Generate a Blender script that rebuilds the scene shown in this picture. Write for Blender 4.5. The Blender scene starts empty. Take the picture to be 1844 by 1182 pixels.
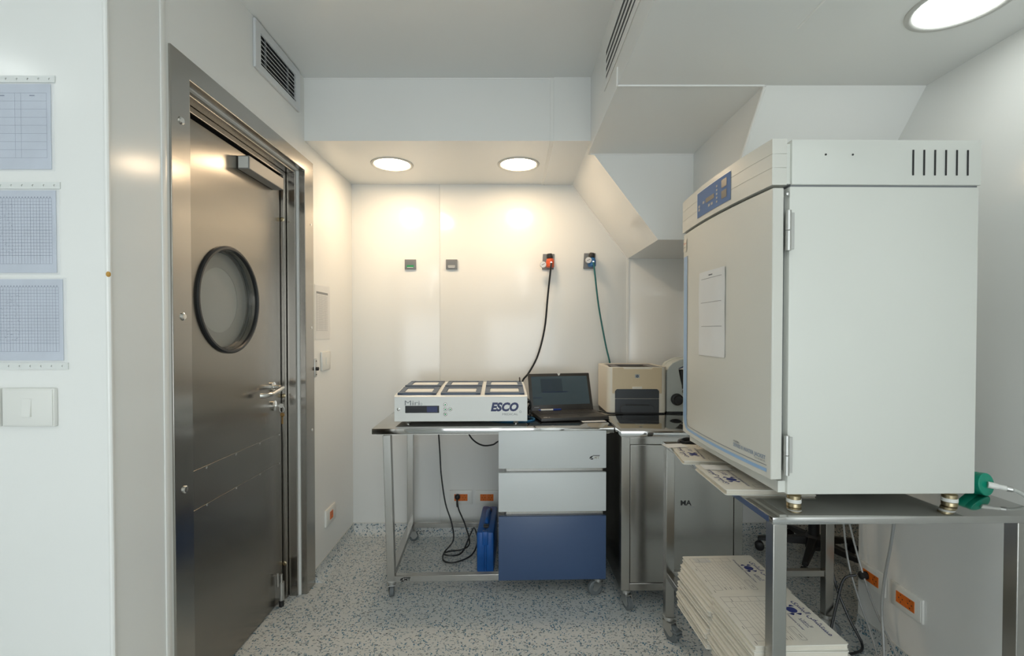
import bpy, bmesh, math, random
from mathutils import Vector, Matrix
from mathutils.geometry import tessellate_polygon
random.seed(7)
PI = math.pi
R = math.radians
S = bpy.context.scene
COL = S.collection

# ------------------------------------------------------------------ camera, world, lights, exposure
EYE = 1.38
F_PX = 870.0
TILT = 0.015
cam = bpy.data.cameras.new('camera')
cam.sensor_width = 36.0
cam.lens = 36.0 * F_PX / 1844.0
cam.clip_start = 0.02
cam.shift_x = 2.0 / 1844.0
cam.shift_y = (597.0 + F_PX * TILT - 591.0) / 1844.0
camo = bpy.data.objects.new('camera', cam)
camo.location = (0, 0, EYE)
camo.rotation_euler = (PI / 2 - math.atan(TILT), 0, 0)
COL.objects.link(camo)
S.camera = camo

w = bpy.data.worlds.new('world')
S.world = w
w.use_nodes = True
w.node_tree.nodes['Background'].inputs[0].default_value = (0.8, 0.88, 1.0, 1)
w.node_tree.nodes['Background'].inputs[1].default_value = 0.05

S.view_settings.view_transform = 'Standard'
S.view_settings.look = 'None'
S.view_settings.gamma = 1.0
S.view_settings.use_curve_mapping = False
S.view_settings.exposure = 0.08
WARM = (1.0, 0.75, 0.49)
COOL = (0.95, 1.0, 0.97)
LAMP_WARM = 46.0
LAMP_COOL = 38.0
LAMP_SIDE = 12.0
FILL_LIGHT = 3.7  # strength of the fill window added behind the camera

# ------------------------------------------------------------------ room dimensions (metres)
XL, XR, XRR = -1.075, 1.605, 2.6      # left wall, right wall, alcove right wall
XFL = -3.3                           # far left of the near part of the room
YB, YN, YF = 3.28, 1.293, -3.0       # back wall, near-left wall, wall behind the camera
ZC, ZS, ZD = 2.695, 2.372, 2.330     # ceiling, soffit, dropped ceiling
XD = 0.413                           # left face of the dropped ceiling
YS = 2.53                            # front of the soffit

# ------------------------------------------------------------------ materials
def mat(name, col, rough=0.5, metal=0.0, spec=0.5, **kw):
    m = bpy.data.materials.new(name)
    m.use_nodes = True
    b = m.node_tree.nodes['Principled BSDF']
    b.inputs['Base Color'].default_value = (*col, 1)
    b.inputs['Roughness'].default_value = rough
    b.inputs['Metallic'].default_value = metal
    b.inputs['Specular IOR Level'].default_value = spec
    for k, v in kw.items():
        b.inputs[k.replace('_', ' ')].default_value = v
    return m

def nd(m, t, **kw):
    n = m.node_tree.nodes.new(t)
    for k, v in kw.items():
        setattr(n, k, v)
    return n

def lk(m, a, b):
    m.node_tree.links.new(a, b)

def add_noise(m, scale=(3, 3, 3), amount=0.04, rough_amt=0.0, detail=3, bump=0.0):
    """faint procedural mottling of colour, roughness and relief"""
    b = m.node_tree.nodes['Principled BSDF']
    tc = nd(m, 'ShaderNodeTexCoord')
    mp = nd(m, 'ShaderNodeMapping')
    mp.inputs['Scale'].default_value = scale
    nz = nd(m, 'ShaderNodeTexNoise')
    nz.inputs['Scale'].default_value = 1.0
    nz.inputs['Detail'].default_value = detail
    lk(m, tc.outputs['Object'], mp.inputs['Vector'])
    lk(m, mp.outputs['Vector'], nz.inputs['Vector'])
    col = b.inputs['Base Color'].default_value[:]
    if amount:
        rp = nd(m, 'ShaderNodeValToRGB')
        rp.color_ramp.elements[0].position = 0.3
        rp.color_ramp.elements[1].position = 0.7
        rp.color_ramp.elements[0].color = (*[c * (1 - amount) for c in col[:3]], 1)
        rp.color_ramp.elements[1].color = (*[min(1, c * (1 + amount)) for c in col[:3]], 1)
        lk(m, nz.outputs['Fac'], rp.inputs['Fac'])
        lk(m, rp.outputs['Color'], b.inputs['Base Color'])
    if rough_amt:
        r0 = b.inputs['Roughness'].default_value
        mr = nd(m, 'ShaderNodeMapRange')
        mr.inputs['From Min'].default_value = 0.3
        mr.inputs['From Max'].default_value = 0.7
        mr.inputs['To Min'].default_value = max(0.02, r0 - rough_amt)
        mr.inputs['To Max'].default_value = r0 + rough_amt
        lk(m, nz.outputs['Fac'], mr.inputs['Value'])
        lk(m, mr.outputs['Result'], b.inputs['Roughness'])
    if bump:
        bp = nd(m, 'ShaderNodeBump')
        bp.inputs['Strength'].default_value = bump
        bp.inputs['Distance'].default_value = 0.002
        lk(m, nz.outputs['Fac'], bp.inputs['Height'])
        lk(m, bp.outputs['Normal'], b.inputs['Normal'])
    return m

def emit(name, col, strength):
    m = bpy.data.materials.new(name)
    m.use_nodes = True
    nt = m.node_tree
    nt.nodes.remove(nt.nodes['Principled BSDF'])
    e = nd(m, 'ShaderNodeEmission')
    e.inputs[0].default_value = (*col, 1)
    e.inputs[1].default_value = strength
    lk(m, e.outputs[0], nt.nodes['Material Output'].inputs[0])
    return m

def speckle(name, base):
    """vinyl terrazzo sheet: grey ground with blue and dark chips"""
    m = mat(name, base, 0.42, spec=0.4)
    b = m.node_tree.nodes['Principled BSDF']
    tc = nd(m, 'ShaderNodeTexCoord')
    prev = None
    nzw = nd(m, 'ShaderNodeTexNoise')
    nzw.inputs['Scale'].default_value = 60
    lk(m, tc.outputs['Object'], nzw.inputs['Vector'])
    wob = nd(m, 'ShaderNodeVectorMath', operation='SCALE')
    wob.inputs['Scale'].default_value = 0.012
    lk(m, nzw.outputs['Color'], wob.inputs[0])
    for (sc, rot, cut, thr, c) in (
        ((80, 165, 110), 0.3, 0.82, 0.16, (0.055, 0.075, 0.095)),
        ((160, 75, 100), 0.9, 0.80, 0.13, (0.05, 0.17, 0.27)),
        ((90, 150, 95), 2.2, 0.78, 0.15, (0.17, 0.24, 0.27)),
        ((55, 90, 60), 1.5, 0.72, 0.16, (0.62, 0.63, 0.60))):
        ad = nd(m, 'ShaderNodeVectorMath', operation='ADD')
        lk(m, tc.outputs['Object'], ad.inputs[0])
        lk(m, wob.outputs[0], ad.inputs[1])
        mp = nd(m, 'ShaderNodeMapping')
        mp.inputs['Scale'].default_value = sc
        mp.inputs['Rotation'].default_value = (0.1, 0.2, rot)
        mp.inputs['Location'].default_value = (rot * 7, rot * 3, 0)
        lk(m, ad.outputs[0], mp.inputs['Vector'])
        v = nd(m, 'ShaderNodeTexVoronoi')
        v.inputs['Scale'].default_value = 1.0
        lk(m, mp.outputs['Vector'], v.inputs['Vector'])
        ve = nd(m, 'ShaderNodeTexVoronoi', feature='DISTANCE_TO_EDGE')
        ve.inputs['Scale'].default_value = 1.0
        lk(m, mp.outputs['Vector'], ve.inputs['Vector'])
        sp = nd(m, 'ShaderNodeSeparateColor')
        lk(m, v.outputs['Color'], sp.inputs[0])
        g1 = nd(m, 'ShaderNodeMath', operation='GREATER_THAN')
        g1.inputs[1].default_value = cut
        lk(m, sp.outputs[0], g1.inputs[0])
        g2 = nd(m, 'ShaderNodeMath', operation='GREATER_THAN')
        g2.inputs[1].default_value = thr
        lk(m, ve.outputs['Distance'], g2.inputs[0])
        mu = nd(m, 'ShaderNodeMath', operation='MULTIPLY')
        lk(m, g1.outputs[0], mu.inputs[0])
        lk(m, g2.outputs[0], mu.inputs[1])
        mx = nd(m, 'ShaderNodeMix', data_type='RGBA')
        lk(m, mu.outputs[0], mx.inputs['Factor'])
        if prev is None:
            mx.inputs['A'].default_value = (*base, 1)
        else:
            lk(m, prev, mx.inputs['A'])
        mx.inputs['B'].default_value = (*c, 1)
        prev = mx.outputs['Result']
    lk(m, prev, b.inputs['Base Color'])
    return m

def steel(name, col, rough, scale, bump=0.05, aniso=0.0, amt=0.06):
    # brushed metal: highlights drawn out along the tangent direction, faint tone variation
    m = mat(name, col, rough, 1.0)
    if amt: add_noise(m, scale, amt, 0.0, 2, 0.0)
    b = m.node_tree.nodes['Principled BSDF']
    if aniso:
        b.inputs['Anisotropic'].default_value = aniso
        cx = nd(m, 'ShaderNodeCombineXYZ')
        for i in range(3): cx.inputs[i].default_value = bump[i]
        lk(m, cx.outputs[0], b.inputs['Tangent'])
    return m

def clear(name, col, rough=0.05, alpha=0.3):
    m = bpy.data.materials.new(name)
    m.use_nodes = True
    nt = m.node_tree
    b = nt.nodes['Principled BSDF']
    b.inputs['Base Color'].default_value = (*col, 1)
    b.inputs['Roughness'].default_value = rough
    b.inputs['Alpha'].default_value = alpha
    return m

M = {}
M['panel'] = add_noise(mat('white_panel', (0.845, 0.85, 0.825), 0.17, spec=0.55), (1.2, 1.2, 1.2), 0.015, 0.03, 2)
M['ceil'] = add_noise(mat('ceiling_panel', (0.83, 0.84, 0.82), 0.25, spec=0.45), (1, 1, 1), 0.012, 0.03, 2)
M['silicone'] = mat('silicone', (0.86, 0.86, 0.83), 0.3)
M['seam'] = mat('seam', (0.62, 0.62, 0.58), 0.5)
M['floor'] = speckle('vinyl_speckle', (0.62, 0.64, 0.63))
M['joint'] = mat('floor_joint', (0.22, 0.24, 0.25), 0.7)
M['door'] = steel('door_steel', (0.33, 0.31, 0.28), 0.27, (0.8, 0.8, 0.8), (0.35, 1, 0.02), 0.75, 0.03)
M['frame'] = steel('frame_steel', (0.42, 0.40, 0.37), 0.22, (0.8, 0.8, 0.8), (0.35, 1, 0.02), 0.6, 0.02)
M['steel'] = steel('brushed_steel', (0.43, 0.42, 0.395), 0.26, (1, 1, 1), (0.08, 0.11, 1), 0.4, 0.0)
M['cab'] = steel('cabinet_steel', (0.40, 0.39, 0.365), 0.24, (1, 1, 1), (0.05, 0.07, 1), 0.7, 0.02)
M['top'] = steel('polished_steel', (0.48, 0.475, 0.46), 0.07, (3, 3, 3), None, 0.0, 0.02)
M['closer'] = mat('closer_grey_paint', (0.30, 0.295, 0.28), 0.5, 0.3)
M['chrome'] = mat('chrome', (0.72, 0.71, 0.68), 0.14, 1.0)
M['zinc'] = mat('zinc', (0.55, 0.55, 0.53), 0.35, 1.0)
M['brass'] = mat('brass_nickel', (0.50, 0.42, 0.27), 0.3, 1.0)
M['rubber'] = mat('grey_rubber', (0.13, 0.145, 0.15), 0.6)
M['black'] = mat('black_plastic', (0.014, 0.014, 0.015), 0.45)
M['blackgloss'] = mat('black_gloss', (0.008, 0.008, 0.012), 0.12)
M['gasket'] = mat('black_rubber', (0.018, 0.02, 0.022), 0.35)
M['gasketw'] = mat('white_gasket', (0.75, 0.76, 0.74), 0.5)
M['incub'] = add_noise(mat('incubator_paint', (0.70, 0.71, 0.66), 0.38, spec=0.45), (2, 2, 2), 0.012, 0.03, 2)
M['incdoor'] = add_noise(mat('incubator_door_paint', (0.66, 0.655, 0.60), 0.33, spec=0.45), (2, 2, 2), 0.012, 0.03, 2)
M['lblue'] = mat('light_blue', (0.31, 0.48, 0.72), 0.35)
M['pblue'] = mat('panel_blue', (0.085, 0.185, 0.40), 0.55, spec=0.25)
M['ltext'] = mat('slate_blue_ink', (0.27, 0.34, 0.44), 0.5)
M['lcd'] = mat('lcd', (0.06, 0.06, 0.05), 0.3)
M['key'] = mat('grey_key', (0.42, 0.43, 0.42), 0.5)
M['red'] = mat('red_ink', (0.6, 0.10, 0.07), 0.5)
M['offwhite'] = mat('white_plastic', (0.80, 0.80, 0.76), 0.35)
M['esco'] = add_noise(mat('white_enamel', (0.85, 0.86, 0.83), 0.32), (2, 2, 2), 0.01, 0.02, 2)
M['navy'] = mat('navy_print', (0.016, 0.028, 0.115), 0.4)
M['lidnavy'] = mat('slate_navy_plastic', (0.055, 0.085, 0.14), 0.35)
M['greyink'] = mat('grey_ink', (0.25, 0.26, 0.27), 0.5)
M['drawerw'] = add_noise(mat('drawer_laminate', (0.66, 0.69, 0.69), 0.38), (3, 3, 3), 0.01, 0.02, 2)
M['drawerb'] = add_noise(mat('drawer_blue_laminate', (0.052, 0.092, 0.19), 0.40), (3, 3, 3), 0.02, 0.02, 2)
M['caseblue'] = add_noise(mat('case_blue', (0.006, 0.10, 0.38), 0.38), (30, 30, 30), 0.03, 0.05, 2)
M['orange'] = mat('orange_plastic', (0.75, 0.17, 0.015), 0.4)
M['orangered'] = mat('regulator_red', (0.72, 0.11, 0.035), 0.4)
M['regblue'] = mat('regulator_blue', (0.02, 0.14, 0.36), 0.4)
M['greyplate'] = mat('grey_plate', (0.19, 0.20, 0.21), 0.4)
M['green'] = mat('green_label', (0.02, 0.30, 0.10), 0.4)
M['dial'] = mat('dial_white', (0.75, 0.76, 0.78), 0.3)
M['teal'] = mat('teal_hose', (0.02, 0.15, 0.15), 0.4)
M['hose'] = mat('black_hose', (0.015, 0.017, 0.02), 0.35)
M['greytube'] = clear('grey_silicone_tube', (0.36, 0.37, 0.36), 0.2, 0.9)
M['cleartube'] = clear('clear_tube', (0.62, 0.64, 0.60), 0.08, 0.62)
M['filter'] = add_noise(mat('filter_green', (0.0, 0.30, 0.19), 0.35), (60, 60, 60), 0.04, 0.03, 2)
M['paper'] = add_noise(mat('paper', (0.78, 0.79, 0.79), 0.7), (8, 8, 8), 0.015, 0, 2)
M['paperblue'] = add_noise(mat('paper_in_sleeve', (0.58, 0.62, 0.70), 0.55), (14, 14, 14), 0.04, 0, 3)
M['sleeve'] = clear('plastic_sleeve', (0.78, 0.82, 0.88), 0.10, 0.16)
M['strip'] = mat('binder_strip', (0.74, 0.76, 0.74), 0.3)
M['ink'] = mat('print_ink', (0.30, 0.31, 0.34), 0.7)
M['inkblue'] = mat('print_ink_blue', (0.24, 0.27, 0.36), 0.7)
M['folder'] = add_noise(mat('folder_card', (0.72, 0.70, 0.63), 0.6), (9, 9, 9), 0.02, 0, 2)
M['pages'] = add_noise(mat('folder_pages', (0.66, 0.62, 0.53), 0.75), (4, 4, 600), 0.12, 0, 2)
M['foldink'] = mat('folder_navy_ink', (0.03, 0.045, 0.20), 0.6)
M['foldline'] = mat('folder_line_ink', (0.17, 0.165, 0.17), 0.7)
M['beige'] = add_noise(mat('printer_beige', (0.66, 0.54, 0.36), 0.42), (5, 5, 5), 0.01, 0.02, 2)
M['cream'] = add_noise(mat('printer_cream', (0.74, 0.70, 0.60), 0.42), (5, 5, 5), 0.01, 0.02, 2)
M['charcoal'] = mat('charcoal_plastic', (0.045, 0.052, 0.06), 0.4)
M['printtop'] = mat('printer_top_grey', (0.14, 0.13, 0.125), 0.45)
M['laptop'] = add_noise(mat('laptop_shell', (0.032, 0.030, 0.028), 0.42), (9, 9, 9), 0.05, 0.03, 2)
M['lapkey'] = mat('laptop_keys', (0.05, 0.048, 0.047), 0.45)
M['screen'] = mat('laptop_screen', (0.055, 0.085, 0.105), 0.22)
M['scrdark'] = mat('screen_window', (0.036, 0.056, 0.075), 0.25)
M['scrline'] = mat('screen_line', (0.01, 0.025, 0.07), 0.3)
M['microgrey'] = add_noise(mat('microscope_enamel', (0.52, 0.55, 0.52), 0.35), (5, 5, 5), 0.01, 0.02, 2)
M['bluepen'] = mat('pen_blue', (0.015, 0.05, 0.28), 0.3)
M['bluecable'] = mat('blue_cable', (0.02, 0.16, 0.33), 0.4)
M['blueedge'] = mat('blue_edge', (0.045, 0.075, 0.16), 0.35)
M['dark'] = mat('dark_void', (0.03, 0.032, 0.035), 0.6)
M['ventw'] = mat('vent_enamel', (0.68, 0.70, 0.71), 0.35)
M['glass'] = clear('pane_glass', (0.30, 0.34, 0.33), 0.04, 0.12)
M['frost'] = add_noise(mat('frosted_pane', (0.42, 0.44, 0.43), 0.3), (2, 2, 2), 0.03, 0.03, 2)
M['frostrim'] = mat('pane_rim', (0.33, 0.34, 0.325), 0.35)
M['key_brass'] = mat('key_brass', (0.36, 0.22, 0.09), 0.4, 1.0)
M['stain'] = mat('orange_stain', (0.55, 0.30, 0.06), 0.6)
M['lampwarm'] = emit('lamp_warm', WARM, LAMP_WARM)
M['lampcool'] = emit('lamp_neutral', COOL, LAMP_COOL)
M['fillpane'] = emit('added_fill_pane', (0.90, 0.97, 1.0), FILL_LIGHT)  # glowing panes of the added window, never in view
M['lampside'] = emit('lamp_side', COOL, LAMP_SIDE)
M['lampring'] = mat('lamp_ring', (0.55, 0.55, 0.52), 0.4)

# ------------------------------------------------------------------ mesh helpers
class B:
    def __init__(s):
        s.v = []; s.f = []
    def add(s, vs, fs):
        n = len(s.v)
        s.v += [Vector(p) for p in vs]
        s.f += [[i + n for i in f] for f in fs]
        return s
    def box(s, x0, x1, y0, y1, z0, z1, bev=0.0):
        if bev > 0:
            bm = bmesh.new()
            bmesh.ops.create_cube(bm, size=1)
            for q in bm.verts:
                q.co = Vector(((x0 + x1) / 2 + q.co.x * (x1 - x0), (y0 + y1) / 2 + q.co.y * (y1 - y0), (z0 + z1) / 2 + q.co.z * (z1 - z0)))
            bmesh.ops.bevel(bm, geom=bm.edges[:], offset=bev, segments=2, profile=0.5, affect='EDGES')
            s.addbm(bm)
            return s
        v = [(x, y, z) for z in (z0, z1) for y in (y0, y1) for x in (x0, x1)]
        return s.add(v, [(0, 2, 3, 1), (4, 5, 7, 6), (0, 1, 5, 4), (2, 6, 7, 3), (0, 4, 6, 2), (1, 3, 7, 5)])
    def addbm(s, bm):
        bm.verts.index_update()
        s.add([q.co.copy() for q in bm.verts], [[q.index for q in f.verts] for f in bm.faces])
        bm.free()
    def prism(s, poly, axis, a0, a1):
        """poly: 2D outline; axis: the extrusion axis; outline axes are the two others in xyz order"""
        def P(u, v, a):
            return {'x': (a, u, v), 'y': (u, a, v), 'z': (u, v, a)}[axis]
        n = len(poly)
        vs = [P(u, v, a0) for u, v in poly] + [P(u, v, a1) for u, v in poly]
        fs = [[i, (i + 1) % n, n + (i + 1) % n, n + i] for i in range(n)]
        tri = tessellate_polygon([[Vector((u, v, 0)) for u, v in poly]])
        fs += [list(t) for t in tri] + [[i + n for i in t] for t in tri]
        return s.add(vs, fs)
    def plate(s, outer, holes, axis, a0, a1):
        def P(u, v, a):
            return {'x': (a, u, v), 'y': (u, a, v), 'z': (u, v, a)}[axis]
        loops = [outer] + holes
        flat = [p for l in loops for p in l]
        n = len(flat)
        tri = tessellate_polygon([[Vector((u, v, 0)) for u, v in l] for l in loops])
        vs = [P(u, v, a0) for u, v in flat] + [P(u, v, a1) for u, v in flat]
        fs = [list(t) for t in tri] + [[i + n for i in t] for t in tri]
        k = 0
        for l in loops:
            m = len(l)
            fs += [[k + i, k + (i + 1) % m, n + k + (i + 1) % m, n + k + i] for i in range(m)]
            k += m
        return s.add(vs, fs)
    def frame_of(s, d):
        d = d.normalized()
        up = Vector((0, 0, 1)) if abs(d.z) < 0.9 else Vector((1, 0, 0))
        a = d.cross(up).normalized()
        return a, d.cross(a).normalized()
    def lathe(s, prof, c, d, n=28, caps=True):
        """prof: list of (distance along d, radius)"""
        c = Vector(c); d = Vector(d).normalized()
        a, b = s.frame_of(d)
        vs = []; fs = []
        for (t, r) in prof:
            for i in range(n):
                w_ = 2 * PI * i / n
                vs.append(c + d * t + (a * math.cos(w_) + b * math.sin(w_)) * r)
        for k in range(len(prof) - 1):
            for i in range(n):
                j = (i + 1) % n
                fs.append([k * n + i, k * n + j, (k + 1) * n + j, (k + 1) * n + i])
        if caps and prof[0][1] > 1e-6: fs.append(list(range(n)))
        if caps and prof[-1][1] > 1e-6: fs.append([(len(prof) - 1) * n + i for i in range(n)])
        return s.add(vs, fs)
    def cyl(s, p0, p1, r, n=20, r1=None):
        p0 = Vector(p0); p1 = Vector(p1)
        return s.lathe([(0, r), ((p1 - p0).length, r if r1 is None else r1)], p0, p1 - p0, n)
    def tube(s, pts, r, n=8, sub=6):
        pts = [Vector(p) for p in pts]
        if sub > 1 and len(pts) > 2:
            q = [pts[0] * 2 - pts[1]] + pts + [pts[-1] * 2 - pts[-2]]
            out = []
            for i in range(1, len(q) - 2):
                for k in range(sub):
                    t = k / sub
                    a, b, c, d = q[i - 1], q[i], q[i + 1], q[i + 2]
                    out.append(0.5 * ((2 * b) + (c - a) * t + (2 * a - 5 * b + 4 * c - d) * t * t + (3 * b - a - 3 * c + d) * t ** 3))
            pts = out + [pts[-1]]
        vs = []; fs = []
        t0 = (pts[1] - pts[0]).normalized()
        a, b = s.frame_of(t0)
        for i, p in enumerate(pts):
            t = ((pts[min(i + 1, len(pts) - 1)] - pts[max(i - 1, 0)])).normalized()
            a = (a - t * a.dot(t)).normalized()
            b = t.cross(a)
            for k in range(n):
                w_ = 2 * PI * k / n
                vs.append(p + (a * math.cos(w_) + b * math.sin(w_)) * r)
        for i in range(len(pts) - 1):
            for k in range(n):
                j = (k + 1) % n
                fs.append([i * n + k, i * n + j, (i + 1) * n + j, (i + 1) * n + k])
        fs += [list(range(n)), [(len(pts) - 1) * n + k for k in range(n)]]
        return s.add(vs, fs)
    def ball(s, c, r, sc=(1, 1, 1), n=16):
        m = n // 2
        vs = []; fs = []
        for i in range(m + 1):
            th = PI * i / m
            for k in range(n):
                ph = 2 * PI * k / n
                vs.append((c[0] + sc[0] * r * math.sin(th) * math.cos(ph), c[1] + sc[1] * r * math.sin(th) * math.sin(ph), c[2] + sc[2] * r * math.cos(th)))
        for i in range(m):
            for k in range(n):
                j = (k + 1) % n
                fs.append([i * n + k, i * n + j, (i + 1) * n + j, (i + 1) * n + k])
        return s.add(vs, fs)
    def grid(s, fn, us, vs_):
        """thin surface sheet through fn(u, v)"""
        n = len(vs_)
        pts = [fn(u, v) for u in us for v in vs_]
        fs = [[i * n + j, (i + 1) * n + j, (i + 1) * n + j + 1, i * n + j + 1] for i in range(len(us) - 1) for j in range(n - 1)]
        return s.add(pts, fs)
    def xf(s, m):
        s.v = [m @ p for p in s.v]
        return s
    def mesh(s, name, mt, ang=32):
        bm = bmesh.new()
        vv = [bm.verts.new(p) for p in s.v]
        for f in s.f:
            try:
                bm.faces.new([vv[i] for i in f])
            except ValueError:
                pass
        bmesh.ops.remove_doubles(bm, verts=bm.verts[:], dist=1e-5)
        bmesh.ops.recalc_face_normals(bm, faces=bm.faces[:])
        for f in bm.faces: f.smooth = True
        for e in bm.edges:
            if len(e.link_faces) != 2 or e.calc_face_angle(PI) > R(ang):
                e.smooth = False
        me = bpy.data.meshes.new(name)
        bm.to_mesh(me); bm.free()
        me.materials.append(mt)
        return me
    def build(s, name, mt, parent=None, bevel=0.0, ang=32):
        o = bpy.data.objects.new(name, s.mesh(name, mt, ang))
        COL.objects.link(o)
        if parent is not None: o.parent = parent
        if bevel > 0:
            md = o.modifiers.new('bevel', 'BEVEL')
            md.width = bevel; md.segments = 2; md.limit_method = 'ANGLE'; md.angle_limit = R(40)
        return o

def tag(o, label, cat, group=None):
    o['label'] = label; o['category'] = cat
    if group: o['group'] = group
    return o
def struct(o):
    o['kind'] = 'structure'
    return o
def thing(name, label, cat, loc=(0, 0, 0), rz=0.0, group=None):
    o = bpy.data.objects.new(name, None)
    o.empty_display_size = 0.05
    COL.objects.link(o)
    o.location = loc; o.rotation_euler = (0, 0, rz)
    return tag(o, label, cat, group)
def copy_tree(o, parent=None):
    c = o.copy(); COL.objects.link(c)
    if parent is not None: c.parent = parent
    for ch in list(o.children): copy_tree(ch, c)
    return c

def rect(x0, x1, y0, y1):
    return [(x0, y0), (x1, y0), (x1, y1), (x0, y1)]
def circ(cx, cy, r, n=40, ry=None):
    return [(cx + r * math.cos(2 * PI * i / n), cy + (ry or r) * math.sin(2 * PI * i / n)) for i in range(n)]
def rrect(x0, x1, y0, y1, r, n=5):
    out = []
    for (cx, cy, a0) in ((x1 - r, y1 - r, 0), (x0 + r, y1 - r, 90), (x0 + r, y0 + r, 180), (x1 - r, y0 + r, 270)):
        for i in range(n + 1):
            a = R(a0 + 90 * i / n)
            out.append((cx + r * math.cos(a), cy + r * math.sin(a)))
    return out

def text_geo(s, size, shear=0.0, bold=0.0, space=1.0, width=None, res=3):
    """2-D outline text -> (verts, faces), starting at x = 0 on the baseline"""
    c = bpy.data.curves.new('txt', 'FONT')
    c.body = s; c.size = size; c.shear = shear; c.offset = bold * size; c.space_character = space
    c.resolution_u = res
    o = bpy.data.objects.new('txt', c)
    COL.objects.link(o)
    bpy.context.view_layer.update()
    me = bpy.data.meshes.new_from_object(o.evaluated_get(bpy.context.evaluated_depsgraph_get()))
    vs = [(v.co.x, v.co.y) for v in me.vertices]
    fs = [list(p.vertices) for p in me.polygons]
    bpy.data.objects.remove(o); bpy.data.curves.remove(c); bpy.data.meshes.remove(me)
    if vs:
        x0 = min(v[0] for v in vs); x1 = max(v[0] for v in vs)
        k = 1.0 if width is None else width / max(1e-6, x1 - x0)
        vs = [((v[0] - x0) * k, v[1]) for v in vs]
    return vs, fs

def lettering(name, s, size, fn, mt, parent, **kw):
    """fn maps text plane (u, v) to 3-D"""
    vs, fs = text_geo(s, size, **kw)
    b = B(); b.add([fn(u, v) for u, v in vs], fs)
    return b.build(name, mt, parent)

def quad_on(b, fn, u0, u1, v0, v1):
    b.add([fn(u0, v0), fn(u1, v0), fn(u1, v1), fn(u0, v1)], [(0, 1, 2, 3)])
def line_on(b, fn, p, q, wd):
    d = Vector((q[0] - p[0], q[1] - p[1])).normalized()
    n = Vector((-d.y, d.x)) * wd / 2
    b.add([fn(p[0] + n.x, p[1] + n.y), fn(q[0] + n.x, q[1] + n.y), fn(q[0] - n.x, q[1] - n.y), fn(p[0] - n.x, p[1] - n.y)], [(0, 1, 2, 3)])

# ================================================================== THE ROOM
T = 0.16
# floor: slab with the vinyl tiles lying on it as separate pieces
fl = struct(B().box(XFL - T, XRR + T, YF - T, YB + T, -0.12, -0.004).build('floor', M['joint']))
TS = 0.625
xs = [-0.70 + TS * k for k in range(-5, 7)]
ys = [2.077 + TS * k for k in range(-9, 4)]
for i in range(len(xs) - 1):
    for j in range(len(ys) - 1):
        x0, x1 = max(xs[i], XFL), min(xs[i + 1], XRR)
        y0, y1 = max(ys[j], YF), min(ys[j + 1], YB)
        if x1 - x0 < 0.02 or y1 - y0 < 0.02: continue
        B().box(x0 + 0.0007, x1 - 0.0007, y0 + 0.0007, y1 - 0.0007, -0.004, 0.0).build('floor_tile', M['floor'], fl)

# back wall with its panels and joints
wb = struct(B().box(XL - T, XRR + T, YB, YB + T, 0, ZC).build('wall_back', M['seam']))
for (a, b_, z1) in ((XL, -0.482, ZS), (-0.477, 0.788, ZS), (0.796, XRR, ZD)):
    B().box(a, b_, YB - 0.006, YB, 0.0, z1, 0.0012).build('wall_panel', M['panel'], wb)
B().box(-0.4815, -0.4775, YB - 0.004, YB, 0, ZS).build('joint_bead', M['silicone'], wb)
B().box(0.785, 0.799, YB - 0.010, YB, 0, 1.88).build('joint_strip', M['silicone'], wb)

# near-left wall (end of the room beside the door) and the left wall with the door opening
wn = struct(B().box(XFL - T, XL, YN, 1.50, 0, ZC).build('wall_near_left', M['panel']))
OY0, OY1, OZ = 1.56, 2.585, 2.25
wl = struct(B().box(XL - 0.25, XL, 1.50, OY0, 0, ZC).box(XL - 0.25, XL, OY1, YB + T, 0, ZC).box(XL - 0.25, XL, OY0, OY1, OZ, ZC).build('wall_left', M['panel']))
b = B().tube([(XL + 0.001, YN - 0.001, 0.0), (XL + 0.001, YN - 0.001, 1.0), (XL + 0.001, YN - 0.001, 2.0), (XL + 0.001, YN - 0.001, ZC)], 0.0065, 10, 1)
t1 = struct(b.build('trim_1', M['silicone']))
B().ball((XL + 0.0035, YN - 0.0045, 1.532), 0.0055, (1, 1, 1.5), 10).build('stain', M['stain'], t1)
b = B().box(XL - 0.001, XL + 0.004, 1.492, 1.512, 0, ZC, 0.0015)
struct(b.build('trim_2', M['silicone']))

# right wall up to the alcove, alcove walls, wall behind the camera, far-left wall
struct(B().box(XR, XRR + T, YF - T, 2.215, 0, ZC).build('wall_right', M['panel']))
struct(B().box(XRR, XRR + T, 2.215, YB, 0, ZD).build('wall_alcove', M['panel']))
WX0, WX1, WZ0, WZ1 = -1.7, 1.45, 0.20, 2.30
struct(B().box(XFL - T, XRR + T, YF - T, YF, 0, WZ0).box(XFL - T, XRR + T, YF - T, YF, WZ1, ZC).box(XFL - T, WX0, YF - T, YF, WZ0, WZ1).box(WX1, XRR + T, YF - T, YF, WZ0, WZ1).build('wall_behind', M['panel']))
fill_win = struct(B().plate(rect(WX0, WX1, WZ0, WZ1), [rect(WX0 + 0.05, WX1 - 0.05, WZ0 + 0.05, WZ1 - 0.05)], 'y', YF - 0.09, YF - 0.02).build('added_window_1', M['ventw']))  # unseen window added so its glowing panes give even, cool fill
NWP = 3
for k in range(NWP):
    a = WX0 + 0.05 + (WX1 - WX0 - 0.1) * k / NWP; c = WX0 + 0.05 + (WX1 - WX0 - 0.1) * (k + 1) / NWP
    B().box(a + 0.02, c - 0.02, YF - 0.07, YF - 0.06, WZ0 + 0.05, WZ1 - 0.05).build('fill_pane', M['fillpane'], fill_win)
    if k: B().box(a - 0.02, a + 0.02, YF - 0.08, YF - 0.03, WZ0 + 0.05, WZ1 - 0.05).build('mullion', M['ventw'], fill_win)
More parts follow.
